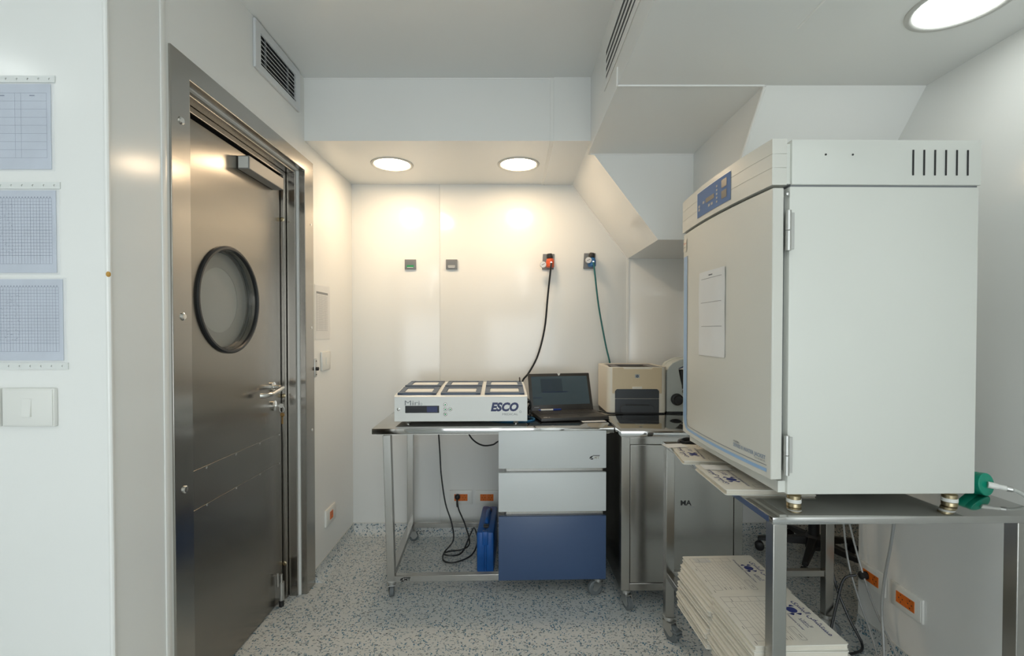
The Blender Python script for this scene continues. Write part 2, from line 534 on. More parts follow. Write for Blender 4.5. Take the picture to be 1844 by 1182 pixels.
struct(B().box(XFL - T, XFL, YF, YN, 0, ZC).build('wall_far_left', M['panel']))

# ceilings
ce = struct(B().box(XFL - T, XRR + T, YF - T, YB + T, ZC, ZC + 0.1).build('ceiling', M['ceil']))
# back soffit: two panels, the right one standing a little proud
so = struct(B().box(XL, 0.205, YS, YB, ZS, ZC).box(0.222, XD + 0.02, YS - 0.012, YB, ZS - 0.005, ZC).build('soffit_back', M['panel']))
B().box(0.205, 0.222, YS - 0.006, YB, ZS - 0.003, ZC).build('joint_strip', M['silicone'], so)
struct(B().tube([(XL, YS - 0.001, ZC - 0.001), (0, YS - 0.001, ZC - 0.001), (XD, YS - 0.001, ZC - 0.001)], 0.004, 8, 1).build('trim_3', M['silicone']))

# dropped ceiling on the right: flat, then a sloped stair underside, then a low box
YE, XK = 1.88, 0.978
ZL = 1.872
b = B()
b.box(XD, XRR + T, YF, YE, ZD, ZC)
b.box(XD, XK, YE, 2.615, ZD, ZC)
ds = struct(b.build('ceiling_dropped', M['ceil']))
B().tube([(XD, YE, ZD), (0.7, YE, ZD), (XK, YE, ZD)], 0.005, 8, 1).build('joint_bead', M['silicone'], ds)
B().tube([(XD - 0.001, YE + 0.005, ZD - 0.001), (XD - 0.001, YE + 0.005, ZD + 0.03), (XD - 0.001, YE, ZD + 0.07)], 0.004, 8, 1).build('joint_bead', M['silicone'], ds)
B().box(0.895, 0.903, YF, YE - 0.35, ZD - 0.001, ZD + 0.01).build('joint_strip', M['silicone'], ds)
# stair underside: side profile in (Y, Z), between XK and the right
YSL = YE + (ZD - ZL) / 1.15
st = struct(B().prism([(YE, ZD + 0.1), (YE, ZD), (YSL, ZL), (YB, ZL), (YB, ZD + 0.1)], 'x', XK, XRR).build('soffit_stair', M['panel']))
B().tube([(XK + 0.003, YE, ZD - 0.003), (XK + 0.003, (YE + YSL) / 2, (ZD + ZL) / 2 - 0.003), (XK + 0.003, YSL, ZL - 0.003)], 0.007, 8, 1).build('edge_bead', M['silicone'], st)
# boxed-in wedge on the back wall with a slanting underside
wg = struct(B().prism([(0.385, 2.405), (0.790, ZL), (XK, ZL), (XK, ZS + 0.05)], 'y', 2.60, YB).build('soffit_wedge', M['panel']))
struct(B().tube([(0.425, 2.599, ZD - 0.002), (0.6, 2.599, ZD - 0.002), (XK, 2.599, ZD - 0.002)], 0.004, 8, 1).build('trim_4', M['silicone']))
B().tube([(0.408, YB - 0.007, ZS), (0.6, YB - 0.007, 2.120), (0.79, YB - 0.007, ZL)], 0.005, 8, 1).build('edge_bead', M['silicone'], wg)

# coved skirting in the floor vinyl
def cove(name, p0, p1, nrm):
    p0 = Vector(p0); p1 = Vector(p1); n = Vector(nrm)
    prof = [(0.0, 0.072), (0.004, 0.072), (0.006, 0.045), (0.013, 0.024), (0.026, 0.009), (0.048, 0.0015), (0.048, 0.0), (0, 0)]
    vs = [p0 + n * a + Vector((0, 0, z)) for a, z in prof] + [p1 + n * a + Vector((0, 0, z)) for a, z in prof]
    k = len(prof)
    fs = [[i, (i + 1) % k, k + (i + 1) % k, k + i] for i in range(k)] + [list(range(k)), list(range(k, 2 * k))]
    o = struct(B().add(vs, fs).build(name, M['floor'], ang=50))
    vs = [p0 + n * a + Vector((0, 0, z)) for a, z in ((0, .072), (.004, .072), (.004, .0755), (0, .0765))] + [p1 + n * a + Vector((0, 0, z)) for a, z in ((0, .072), (.004, .072), (.004, .0755), (0, .0765))]
    B().add(vs, [(0, 1, 5, 4), (1, 2, 6, 5), (2, 3, 7, 6), (0, 1, 2, 3), (4, 5, 6, 7)]).build('sealant_line', M['stain'] if False else M['seam'], o)
    return o
cove('baseboard_back', (XL, YB - 0.006, 0), (XRR, YB - 0.006, 0), (0, -1, 0))
cove('baseboard_left', (XL, 2.63, 0), (XL, YB - 0.006, 0), (1, 0, 0))
cove('baseboard_right', (XR, YF, 0), (XR, 2.215, 0), (-1, 0, 0))
cove('baseboard_near_left', (XFL, YN, 0), (XL, YN, 0), (0, -1, 0))

# ------------------------------------------------------------------ the steel door
LX = -1.175                       # front of the door leaf
D0, D1 = 1.62, 2.515              # clear opening
dr = bpy.data.objects.new('door_1', None); COL.objects.link(dr); dr.location = (LX, 2.05, 0); struct(dr)
dr['label'] = 'stainless steel door with a round porthole, lever handle and steel frame'
def dbuild(b, name, mt, parent=None, bevel=0.0):
    b.xf(Matrix.Translation((-LX, -2.05, 0)))
    return b.build(name, mt, parent or dr, bevel)
FX = XL + 0.007
fz = 2.215
b = B().plate([(1.528, 0.0), (1.528, 2.285), (2.622, 2.285), (2.622, 0.0), (D1, 0.0), (D1, fz), (D0, fz), (D0, 0.0)], [], 'x', -1.11, FX)
frm = dbuild(b, 'door_frame', M['frame'], None, 0.002)
b = B().plate([(1.562, 0.0), (1.562, 2.24), (2.583, 2.24), (2.583, 0.0), (2.497, 0.0), (2.497, 2.195), (1.638, 2.195), (1.638, 0.0)], [], 'x', -1.155, -1.111)
dbuild(b, 'door_stop', M['frame'], None, 0.002)
b = B().plate([(1.562, 0.0), (1.562, 2.24), (2.583, 2.24), (2.583, 0.0), (2.470, 0.0), (2.470, 2.172), (1.655, 2.172), (1.655, 0.0)], [], 'x', -1.30, -1.157)
dbuild(b, 'door_lining', M['frame'], None, 0.002)
b = B().box(-1.1105, -1.098, 2.509, 2.5155, 0, fz).box(-1.1105, -1.098, D0, 2.5155, fz - 0.006, fz)
dbuild(b, 'frame_gasket', M['gasketw'])
leaf_c, leaf_r = (2.02, 1.51), 0.214
ly0, ly1 = 1.66, 2.462
b = B().plate(rect(ly0, ly1, 0.008, 2.162), [circ(leaf_c[0], leaf_c[1], leaf_r, 56)], 'x', LX - 0.05, LX)
leaf = dbuild(b, 'door_leaf', M['door'], None, 0.0015)
b = B().box(LX - 0.045, LX - 0.004, ly1, ly1 + 0.009, 0.008, 2.16)
dbuild(b, 'edge_seal', M['gasket'])
# porthole: rubber ring, steel liner, front pane, frosted rear pane
def ring(x0, x1, r0, r1, n=56):
    return B().plate(circ(leaf_c[0], leaf_c[1], r1, n), [circ(leaf_c[0], leaf_c[1], r0, n)], 'x', x0, x1)
g = dbuild(B().lathe([(-0.004, 0.205), (0.007, 0.205), (0.012, 0.209), (0.012, 0.217), (0.007, 0.223), (-0.002, 0.223), (-0.004, 0.205)], (LX, *leaf_c), (1, 0, 0), 56, False), 'porthole_gasket', M['gasket'])
dbuild(ring(LX - 0.048, LX - 0.002, 0.204, 0.2135), 'porthole_liner', M['frame'])
dbuild(ring(LX - 0.034, LX - 0.026, 0.196, 0.205), 'porthole_gasket', M['gasket'])
dbuild(B().cyl((LX - 0.020, *leaf_c), (LX - 0.014, *leaf_c), 0.204, 56), 'glass_pane', M['glass'])
dbuild(ring(LX - 0.049, LX - 0.044, 0.135, 0.204), 'pane_rim', M['frostrim'])
dbuild(B().cyl((LX - 0.050, *leaf_c), (LX - 0.046, *leaf_c), 0.136, 56), 'frosted_pane', M['frost'])
# riveted kick panels
for (z0, z1) in ((0.012, 0.7145), (0.7180, 0.862)):
    dbuild(B().box(LX, LX + 0.0022, ly0, ly1 - 0.002, z0, z1), 'kick_panel', M['door'], None, 0.0010)
for z in (0.863, 0.717):
    for y in (1.855, 2.055, 2.25, 2.44):
        dbuild(B().ball((LX + 0.002, y, z - 0.008 + (0.0 if z > .8 else 0.002)), 0.0055, (0.5, 1, 1), 10), 'rivet', M['chrome'])
# frame cover caps and screws
for z in (2.063, 1.428, 0.862):
    dbuild(B().lathe([(0, 0.0125), (0.003, 0.0125), (0.0055, 0.009), (0.006, 0.0)], (FX, 1.575, z), (1, 0, 0), 20), 'screw_cap', M['chrome'], frm)
for z in (1.95, 0.185, 1.05):
    dbuild(B().lathe([(0, 0.011), (0.002, 0.011), (0.0035, 0.007), (0.0015, 0.006), (0.0015, 0.0)], (-1.165, 2.470, z), (0, -1, 0), 18), 'jamb_screw', M['brass'], frm)
for z in (1.40, 0.85, 1.95):
    dbuild(B().lathe([(0, 0.008), (0.002, 0.007), (0.0025, 0)], (FX, 2.59, z), (1, 0, 0), 14), 'screw_cap', M['chrome'], frm)
# lever handle, roses, keys
hy, hz = 2.375, 1.105
b = B().lathe([(0, 0.026), (0.008, 0.026), (0.010, 0.022), (0.010, 0.012)], (LX, hy, hz), (1, 0, 0), 28)
rose = dbuild(b, 'handle_rose', M['chrome'])
hp = [(LX, hy, hz), (LX + 0.040, hy, hz), (LX + 0.055, hy - 0.012, hz - 0.001), (LX + 0.058, hy - 0.03, hz - 0.003), (LX + 0.058, hy - 0.09, hz - 0.014), (LX + 0.055, hy - 0.125, hz - 0.020), (LX + 0.038, hy - 0.150, hz - 0.022), (LX + 0.022, hy - 0.160, hz - 0.022)]
dbuild(B().tube(hp, 0.0115, 14, 5), 'lever_handle', M['chrome'])
kz = 1.012
b = B().lathe([(0, 0.025), (0.008, 0.025), (0.010, 0.021), (0.010, 0.0)], (LX, hy + 0.01, kz), (1, 0, 0), 28)
dbuild(b, 'key_rose', M['chrome'])
b = B().box(LX + 0.010, LX + 0.030, hy + 0.008, hy + 0.012, kz - 0.004, kz + 0.004)
b.lathe([(-0.0012, 0.011), (0.0012, 0.011)], (LX + 0.038, hy + 0.01, kz), (0, 1, 0), 18)
dbuild(b, 'key', M['chrome'])
b = B().tube([(LX + 0.042 + 0.012 * math.sin(a), hy + 0.01, kz - 0.018 + 0.016 * math.cos(a)) for a in [2 * PI * i / 12 for i in range(13)]], 0.001, 6, 1)
dbuild(b, 'key_ring', M['zinc'])
b = B().lathe([(-0.001, 0.011), (0.001, 0.011)], (LX + 0.045, hy + 0.008, kz - 0.045), (0, 1, 0), 16).box(LX + 0.041, LX + 0.049, hy + 0.007, hy + 0.009, kz - 0.090, kz - 0.050)
dbuild(b, 'hanging_key', M['key_brass'])
# closer
b = B().box(LX + 0.001, LX + 0.052, 2.085, 2.40, 2.078, 2.136)
cl = dbuild(b, 'door_closer', M['closer'], None, 0.003)
dbuild(B().box(LX + 0.006, LX + 0.047, 2.0835, 2.0855, 2.083, 2.131), 'closer_end_cap', M['offwhite'], cl)
# drop bolt near the floor
b = B().cyl((LX + 0.026, 2.40, 0.035), (LX + 0.026, 2.40, 0.125), 0.014, 18).cyl((LX + 0.026, 2.40, 0.125), (LX + 0.026, 2.40, 0.165), 0.006, 12).box(LX, LX + 0.02, 2.385, 2.40, 0.05, 0.16).cyl((LX + 0.02, 2.375, 0.115), (LX + 0.02, 2.375, 0.18), 0.0055, 12)
bo = dbuild(b, 'drop_bolt', M['zinc'])
dbuild(B().cyl((LX + 0.026, 2.40, 0.004), (LX + 0.026, 2.40, 0.035), 0.012, 16), 'bolt_foot', M['black'], bo)
# strike box on the outer side of the frame
b = B().box(XL + 0.0005, XL + 0.010, 2.624, 2.652, 1.13, 1.23, 0.001)
sk = dbuild(b, 'strike_box', M['zinc'])
dbuild(B().lathe([(0, 0.010), (0.012, 0.010), (0.014, 0.006), (0.014, 0)], (XL + 0.010, 2.642, 1.175), (1, 0, 0), 14), 'strike_knob', M['black'], sk)
for z in (1.143, 1.217):
    dbuild(B().ball((XL + 0.0105, 2.642, z), 0.004, (0.5, 1, 1), 8), 'screw', M['black'], sk)

# ------------------------------------------------------------------ downlights
def downlight(name, label, x, y, z, m, r=0.103):
    t = thing(name, label, 'ceiling light', (x, y, z), 0, 'round recessed downlights')
    B().lathe([(0.0, r), (-0.004, r + 0.004), (-0.006, r + 0.012), (-0.004, r + 0.021), (0.0, r + 0.022)], (0, 0, 0), (0, 0, 1), 48, False).build('trim_ring', M['lampring'], t)
    B().lathe([(-0.0045, 0.0), (-0.0045, r * 0.7), (-0.003, r * 0.97), (-0.0005, r)], (0, 0, 0), (0, 0, 1), 48).build('diffuser', m, t)
    return t
downlight('downlight', 'warm round downlight in the soffit, nearer the steel door', -0.705, 2.885, ZS, M['lampwarm'])
downlight('downlight', 'warm round downlight in the soffit, nearer the slanting wedge', 0.045, 2.885, ZS, M['lampwarm'])
downlight('downlight', 'round downlight in the dropped ceiling above the incubator', 1.305, 1.415, ZD, M['lampside'], 0.108)
for (x, y) in ((0.0, 0.30), (0.0, -1.05), (-1.25, -1.05), (-2.5, 0.13), (-2.5, -1.05)):  # first and fourth known by their reflections; the others added as unseen fill
    downlight('downlight', 'unseen round downlight in the main ceiling over the open floor', x, y, ZC, M['lampcool' if x == 0 else 'lampside'])
for (x, y) in ((1.05, 0.15), (1.05, -1.05)):  # more lights added out of view to brighten the room
    downlight('downlight', 'added unseen downlight in the dropped ceiling behind the incubator trolley', x, y, ZD - 0.0, M['lampside'])

# ------------------------------------------------------------------ air grilles
t = thing('air_grille', 'white return air grille with horizontal slats above the steel door', 'vent', (XL, 2.243, 2.485))
y0, y1, zh = -0.213, 0.213, 0.203
b = B().plate(rect(y0, y1, 0, zh), [rect(y0 + 0.045, y1 - 0.045, 0.032, zh - 0.038)], 'x', 0.0005, 0.012)
b.build('frame', M['ventw'], t, 0.002)
B().box(0.0006, 0.0016, y0 + 0.045, y1 - 0.045, 0.032, zh - 0.038).build('backing', M['dark'], t)
for k in range(7):
    z = 0.040 + k * 0.0195
    B().add([(0.002, y0 + 0.045, z + 0.008), (0.011, y0 + 0.045, z), (0.0115, y0 + 0.045, z + 0.0025), (0.0025, y0 + 0.045, z + 0.0105),
             (0.002, y1 - 0.045, z + 0.008), (0.011, y1 - 0.045, z), (0.0115, y1 - 0.045, z + 0.0025), (0.0025, y1 - 0.045, z + 0.0105)],
            [(0, 1, 2, 3), (4, 5, 6, 7), (0, 1, 5, 4), (1, 2, 6, 5), (2, 3, 7, 6), (3, 0, 4, 7)]).build('slat', M['ventw'], t)
for y in (-0.12, 0.09):
    B().box(0.002, 0.008, y - 0.004, y + 0.004, 0.032, zh - 0.038).build('mullion', M['greyplate'], t)

t = thing('linear_grille', 'long linear air grille in the side of the dropped ceiling', 'vent', (XD, 1.45, 2.435))
yA, yB_ = -0.85, 0.69
b = B().plate(rect(yA, yB_, 0, 0.175), [rect(yA + 0.03, yB_ - 0.035, 0.018, 0.150)], 'x', -0.004, -0.0005)
b.build('frame', M['ceil'], t, 0.001)
B().box(-0.0018, -0.0006, yA + 0.03, yB_ - 0.035, 0.018, 0.150).build('backing', M['dark'], t)
for k in range(5):
    z = 0.012 + k * 0.0345 - (0.0 if k else -0.006)
    B().box(-0.0034, -0.002, yA + 0.03, yB_ - 0.035, z, z + 0.0145).build('slat', M['ceil'], t)

# ------------------------------------------------------------------ papers and switches on the near-left wall
def sleeve(label, x1, z0, z1, strip_top, kind):
    wd = 0.315
    t = thing('plastic_sleeve', label, 'document sleeve', (x1 - wd / 2, YN, z0))
    h = z1 - z0
    fn = lambda u, v: (u, -0.0034, v)
    def wave(u, v):
        return (u, -0.0015 - 0.0012 * math.sin(9 * u + 3) * math.sin(7 * v) - 0.0008, v)
    s0, s1 = (0.0, h - 0.018) if strip_top else (0.018, h)
    us = [-wd / 2 + wd * i / 10 for i in range(11)]
    vs_ = [s0 + 0.004 + (s1 - s0 - 0.008) * i / 6 for i in range(7)]
    B().box(-wd / 2 + 0.008, wd / 2 - 0.012, -0.003, -0.0006, s0 + 0.006, s1 - 0.004).build('paper', M['paperblue'], t)
    B().grid(lambda u, v: (u, -0.0052 - 0.0016 * math.sin(23 * u + 5 * v) * math.sin(31 * v + 4 * u), v), [-wd / 2 + wd * i / 30 for i in range(31)], [s0 + (s1 - s0) * i / 22 for i in range(23)]).build('plastic_cover', M['sleeve'], t)
    zt = (h - 0.018, h) if strip_top else (0.0, 0.018)
    holes = [circ(-wd / 2 + wd * (i + 0.5) / 11, sum(zt) / 2, 0.003, 10) for i in range(11)]
    B().plate(rect(-wd / 2, wd / 2, *zt), holes, 'y', -0.003, -0.0004).build('binding_strip', M['strip'], t)
    p = B()
    x0, x1_ = -wd / 2 + 0.015, wd / 2 - 0.022
    if kind == 'table':
        zt_, zb_ = s1 - 0.028, s0 + 0.036
        for i in range(9):
            z = zb_ + (zt_ - zb_) * i / 8
            line_on(p, fn, (x0, z), (x1_, z), 0.0007)
        for x in (x1_, x1_ - 0.068, x1_ - 0.084, x1_ - 0.16, x1_ - 0.2, x0):
            line_on(p, fn, (x, zb_), (x, zt_), 0.0007)
        for x in (x1_ - 0.045, x1_ - 0.125):
            line_on(p, fn, (x, zt_ - 0.007), (x + 0.014, zt_ - 0.007), 0.0028)
    else:
        zt_, zb_ = s1 - 0.025, s0 + 0.030
        n = 34; k = 0
        for i in range(n + 1):
            x = x0 + (x1_ - x0) * i / n
            line_on(p, fn, (x, zb_), (x, zt_), 0.0006 if i % 3 else 0.0009)
        for i in range(19):
            z = zb_ + 0.022 + (zt_ - zb_ - 0.022) * i / 18
            line_on(p, fn, (x0, z), (x1_, z), 0.0006 if i % 4 else 0.0009)
        line_on(p, fn, (x0, zb_), (x1_, zb_), 0.0006)
        for i in range(n):
            x = x0 + (x1_ - x0) * (i + 0.3) / n
            line_on(p, fn, (x, zt_ + 0.0025), (x + 0.003, zt_ + 0.0025), 0.003)
        rnd = random.Random(len(label))
        for i in range(260):
            x = x0 + (x1_ - x0) * rnd.random() * 0.62; z = zb_ + 0.024 + (zt_ - zb_ - 0.03) * rnd.random()
            line_on(p, fn, (x, z), (x + 0.0035, z + 0.0012), 0.0007)
    p.build('printed_table', M['inkblue'], t)
    return t
sleeve('plastic sleeve holding a form of few wide ruled rows', -1.209, 1.805, 2.058, True, 'table')
sleeve('plastic sleeve with dense grid chart, its binding strip along the top', -1.199, 1.530, 1.777, True, 'grid')
sleeve('plastic sleeve with dense grid chart, its binding strip along the bottom', -1.184, 1.278, 1.523, False, 'grid')
def near_switch(label, xc):
    t = thing('light_switch', label, 'light switch', (xc, YN, 1.1775))
    B().box(-0.069, 0.069, -0.012, -0.0004, -0.051, 0.051, 0.002).build('cover_plate', M['offwhite'], t)
    B().box(-0.066, 0.066, -0.0145, -0.012, -0.048, 0.048, 0.001).build('face_plate', M['offwhite'], t)
    B().prism([(-0.0145, -0.024), (-0.020, -0.024), (-0.0155, 0.0235), (-0.0145, 0.024)], 'x', -0.0115, 0.0115).build('rocker', M['offwhite'], t)
near_switch('white single-rocker switch plate alone below the hanging sleeves', -1.283)
near_switch('white switch plate cut off beside the single-rocker plate', -1.4275)

# ------------------------------------------------------------------ small things on the left wall beyond the door
t = thing('notice_sheet', 'small printed notice with a grey heading bar, taped beside the door frame', 'notice', (XL, 2.775, 1.335))
B().box(0.0006, 0.0016, -0.125, 0.095, 0.0, 0.305).build('sheet', M['paper'], t)
p = B(); fn = lambda u, v: (0.0021, u, v)
for k in range(26):
    line_on(p, fn, (-0.10, 0.05 + k * 0.0078), (0.055, 0.05 + k * 0.0078), 0.0012)
line_on(p, fn, (-0.105, 0.045), (-0.105, 0.267), 0.003)
for y in (-0.06, -0.03, 0.02):
    line_on(p, fn, (y, 0.05), (y, 0.255), 0.001)
p.build('printed_rows', M['ink'], t)
h = B(); quad_on(h, lambda u, v: (0.0023, u, v), -0.108, 0.06, 0.255, 0.267); h.build('heading_bar', M['greyink'], t)

t = thing('light_switch', 'white square switch below the notice sheet beside the door frame', 'light switch', (XL, 2.785, 1.21))
B().box(0.0004, 0.012, -0.062, 0.062, -0.053, 0.053, 0.003).build('cover_plate', M['offwhite'], t)
B().prism([(0.012, -0.022), (0.0165, -0.022), (0.0135, 0.022), (0.012, 0.022)], 'y', -0.009, 0.009).build('rocker', M['offwhite'], t)

def wall_socket(label, M4, plug=False, group=None, double=True):
    """outlet plate in its own plane: u along the wall, v up, w out of the wall"""
    t = thing('wall_socket', label, 'power socket', (0, 0, 0), 0, group)
    t.matrix_world = M4
    B().box(-0.078, 0.078, -0.010, -0.0004, -0.048, 0.048, 0.002).build('cover_plate', M['offwhite'], t)
    B().box(-0.072, 0.072, -0.0125, -0.010, -0.043, 0.043, 0.0012).build('face_plate', M['offwhite'], t)
    for s in ((-1, 1) if double else (0,)):
        wdt = 0.0225
        o = B().plate(rect(s * wdt - 0.0222, s * wdt + 0.0222, -0.0225, 0.0225), [circ(s * wdt, 0, 0.0175, 20)], 'y', -0.0148, -0.0125).build('socket_insert', M['orange'], t)
        B().cyl((s * wdt, -0.0134, 0), (s * wdt, -0.0126, 0), 0.0178, 20).build('socket_well', M['orange'], o)
        q = B()
        for k in (-1, 1):
            q.cyl((s * wdt + k * 0.009, -0.0139, 0.0), (s * wdt + k * 0.009, -0.0130, 0), 0.0026, 10)
            q.box(s * wdt - 0.002, s * wdt + 0.002, -0.0142, -0.0130, k * 0.0145 - 0.002, k * 0.0145 + 0.002)
        q.build('pin_hole', M['black'], o)
    return t
def basis(ux, uy, uz, org):
    m = Matrix.Identity(4)
    for i, c in enumerate((ux, uy, uz)):
        for k in range(3): m[k][i] = c[k]
    for k in range(3): m[k][3] = org[k]
    return m
wall_socket('orange wall socket on the left wall near the floor beyond the door', basis((0, 1, 0), (-1, 0, 0), (0, 0, 1), (XL, 2.845, 0.295)), double=False)
wall_socket('orange double socket on the back wall with a black plug in it', basis((1, 0, 0), (0, 1, 0), (0, 0, 1), (-0.339, YB - 0.006, 0.252)))
wall_socket('empty orange double socket on the back wall above the blue case', basis((1, 0, 0), (0, 1, 0), (0, 0, 1), (-0.163, YB - 0.006, 0.252)))
wall_socket('orange double socket on the right wall with a black plug in it', basis((0, -1, 0), (1, 0, 0), (0, 0, 1), (XR, 2.122, 0.288)))
wall_socket('empty orange double socket on the right wall under the trolley', basis((0, -1, 0), (1, 0, 0), (0, 0, 1), (XR, 1.935, 0.288)))

# ------------------------------------------------------------------ gas outlets and regulators on the back wall
YP = YB - 0.006
for (x, lab, gm, nm) in ((-0.678, 'grey gas outlet plate with a green label on the back wall', 'green', 0), (-0.400, 'grey gas outlet plate with a plain beige label slot on the back wall', 'key', 1)):
    t = thing('gas_outlet', lab, 'wall outlet', (x, YP, 1.832))
    B().box(-0.038, 0.038, -0.012, -0.0004, -0.033, 0.033, 0.002).build('cover_plate', M['greyplate'], t)
    B().box(-0.024, 0.024, -0.0135, -0.012, -0.022, -0.006).build('label_slot', M[gm], t)
    B().box(-0.024, 0.024, -0.013, -0.012, 0.002, 0.022).build('cover_flap', M['greyplate'], t)
    B().box(-0.020, 0.020, -0.0142, -0.0135, -0.0225, -0.0195).build('slot_edge', M['paper'], t)
def regulator(label, x, z, mt, gx, gz, tilt):
    t = thing('gas_regulator', label, 'gas regulator', (x, YP, z))
    B().prism([(-0.040, -0.052), (0.038, -0.052), (0.044, 0.052), (-0.034, 0.052)], 'y', -0.010, -0.0004).build('back_plate', M['greyplate'], t, 0.002)
    c = B().lathe([(-0.04, 0.020), (-0.035, 0.027), (0.006, 0.027), (0.010, 0.024), (0.016, 0.024), (0.020, 0.018)], (0.012, -0.045, -0.005), (0, 0, 1), 20)
    c.box(-0.014, 0.036, -0.060, -0.012, -0.030, 0.000, 0.004)
    c.build('valve_body', mt, t)
    k = B().lathe([(0, 0.017), (0.006, 0.022), (0.012, 0.022), (0.030, 0.019), (0.034, 0.015)], (0.010, -0.045, 0.014), (tilt, -0.05, 1), 16)
    k.build('adjust_knob', M['black'], t)
    gs = B().lathe([(0, 0.012), (0.008, 0.021), (0.020, 0.021), (0.022, 0.019)], (gx, -0.052, gz), (0, -1, 0), 28).build('gauge', M['zinc'], t)
    B().cyl((gx, -0.0735, gz), (gx, -0.0745, gz), 0.0185, 28).build('dial_face', M['dial'], gs)
    n = B(); line_on(n, lambda u, v: (gx + u, -0.0750, gz + v), (-0.011, -0.004), (0.010, 0.006), 0.003); n.build('needle', M['black'], gs)
    B().cyl((0.018, -0.055, -0.012), (0.016, -0.080, -0.016), 0.006, 12).build('hose_barb', M['chrome'], t)
    return t
regulator('orange-red gas regulator with a white gauge on the back wall', 0.250, 1.850, M['orangered'], -0.036, -0.028, -0.1)
regulator('blue gas regulator with a white gauge on the back wall', 0.528, 1.855, M['regblue'], -0.014, -0.004, 0.12)
b = B().tube([(0.266, YP - 0.078, 1.832), (0.262, YP - 0.085, 1.79), (0.245, YP - 0.07, 1.62), (0.225, YP - 0.05, 1.40), (0.180, YP - 0.05, 1.22), (0.120, YP - 0.06, 1.105), (0.080, YP - 0.07, 1.055), (0.072, YP - 0.075, 0.99)], 0.0062, 8)
tag(b.build('gas_hose', M['hose']), 'black gas hose hanging from the orange-red regulator', 'hose')
b = B().tube([(0.544, YP - 0.078, 1.838), (0.552, YP - 0.08, 1.78), (0.585, YP - 0.05, 1.55), (0.635, YP - 0.028, 1.30), (0.668, YP - 0.022, 1.16), (0.680, YP - 0.022, 1.05), (0.680, YP - 0.022, 0.95), (0.68, YP - 0.022, 0.90)], 0.0055, 8)
tag(b.build('gas_hose', M['teal']), 'teal gas hose hanging from the blue regulator behind the printer', 'hose')

# ------------------------------------------------------------------ casters
def caster(parent, x, y, ztop, rz, r=0.034, wd=0.024, brake=False):
    m = Matrix.Translation((x, y, 0)) @ Matrix.Rotation(rz, 4, 'Z')
    b = B().lathe([(0, 0.020), (0.008, 0.020), (0.010, 0.026), (0.020, 0.026)], (0, 0, ztop - 0.020), (0, 0, 1), 18)
    off = 0.018
    top = ztop - 0.018
    for s in (-1, 1):
        y0, y1 = s * (wd / 2 + 0.002), s * (wd / 2 + 0.005)
        b.prism([(-0.020, top), (0.026, top), (off + 0.022, r * 1.1), (off + 0.012, r - 0.008), (off - 0.010, r - 0.006), (-0.012, r * 1.3)], 'y', min(y0, y1), max(y0, y1))
    b.box(-0.020, 0.030, -wd / 2 - 0.005, wd / 2 + 0.005, top - 0.006, top)
    c = b.xf(m).build('caster', M['zinc'], parent)
    wv = B().lathe([(-wd / 2, r - 0.006), (-wd / 2 + 0.004, r), (wd / 2 - 0.004, r), (wd / 2, r - 0.006)], (off, 0, r), (0, 1, 0), 28).xf(m).build('wheel', M['rubber'], c)
    for s in (-1, 1):
        B().lathe([(0, 0.017), (0.001, 0.016), (0.0015, 0.0)], (off, s * wd / 2, r), (0, s, 0), 18).xf(m).build('hub_cap', M['zinc'], c)
    if brake:
        B().box(0.026, 0.062, -wd / 2 - 0.006, wd / 2 + 0.006, r + 0.012, r + 0.022, 0.003).box(0.048, 0.064, -wd / 2 - 0.004, wd / 2 + 0.004, r - 0.002, r + 0.010, 0.002).xf(m).build('brake_pedal', M['rubber'], c)
    return c

def emblem(parent, fn, mt_mark, mt_txt, k=1.0):
    """small maker's badge: a dark winged mark and two letters under a bar"""
    p = B()
    for q in ([(0, 0), (0.012, 0.004), (0.020, 0.016), (0.010, 0.013), (0.004, 0.010)], [(0.004, -0.003), (0.018, -0.004), (0.020, 0.003), (0.010, 0.002)]):
        p.add([fn(u * k, v * k) for u, v in q], [list(range(len(q)))])
    quad_on(p, fn, 0.018 * k, 0.052 * k, 0.0145 * k, 0.0175 * k)
    m = p.build('badge_mark', mt_mark, parent)
    lettering('badge_letters', 'MT', 0.018 * k, lambda u, v: fn(0.022 * k + u, v), mt_txt, parent, bold=0.02, width=0.029 * k)

# ------------------------------------------------------------------ stainless table with drawers
tb = thing('steel_table', 'long stainless table on casters with white and blue drawers under its right half', 'table', (-0.712, 2.462, 0), R(1.7))
W, D, H = 1.25, 0.74, 0.882
b = B().box(0, W, 0, D, H - 0.030, H, 0.003)
b.build('tabletop', M['top'], tb)
B().box(0.02, W - 0.02, 0.02, D - 0.02, H - 0.036, H - 0.030).build('underside_frame', M['steel'], tb)
LW = 0.040
def leg(x, y, dx=0.0, dy=0.0, zt=H - 0.036, zb=0.088, par=tb, m='steel'):
    B().add([(x + dx, y + dy, zb), (x + LW + dx, y + dy, zb), (x + LW + dx, y + LW + dy, zb), (x + dx, y + LW + dy, zb), (x, y, zt), (x + LW, y, zt), (x + LW, y + LW, zt), (x, y + LW, zt)],
            [(0, 1, 2, 3), (4, 5, 6, 7), (0, 1, 5, 4), (1, 2, 6, 5), (2, 3, 7, 6), (3, 0, 4, 7)]).build('leg', M[m], par, 0.002)
leg(0.055, 0.003, 0.020)
leg(0.055, D - 0.065, 0.0)
leg(W - 0.085, 0.060)
leg(W - 0.085, D - 0.065)
B().box(0.055 + LW + 0.016, W - 0.085, 0.004, 0.038, 0.086, 0.120).build('front_rail', M['steel'], tb, 0.002)
B().box(0.055 + LW, W - 0.085, D - 0.06, D - 0.03, 0.090, 0.122).build('back_rail', M['steel'], tb, 0.002)
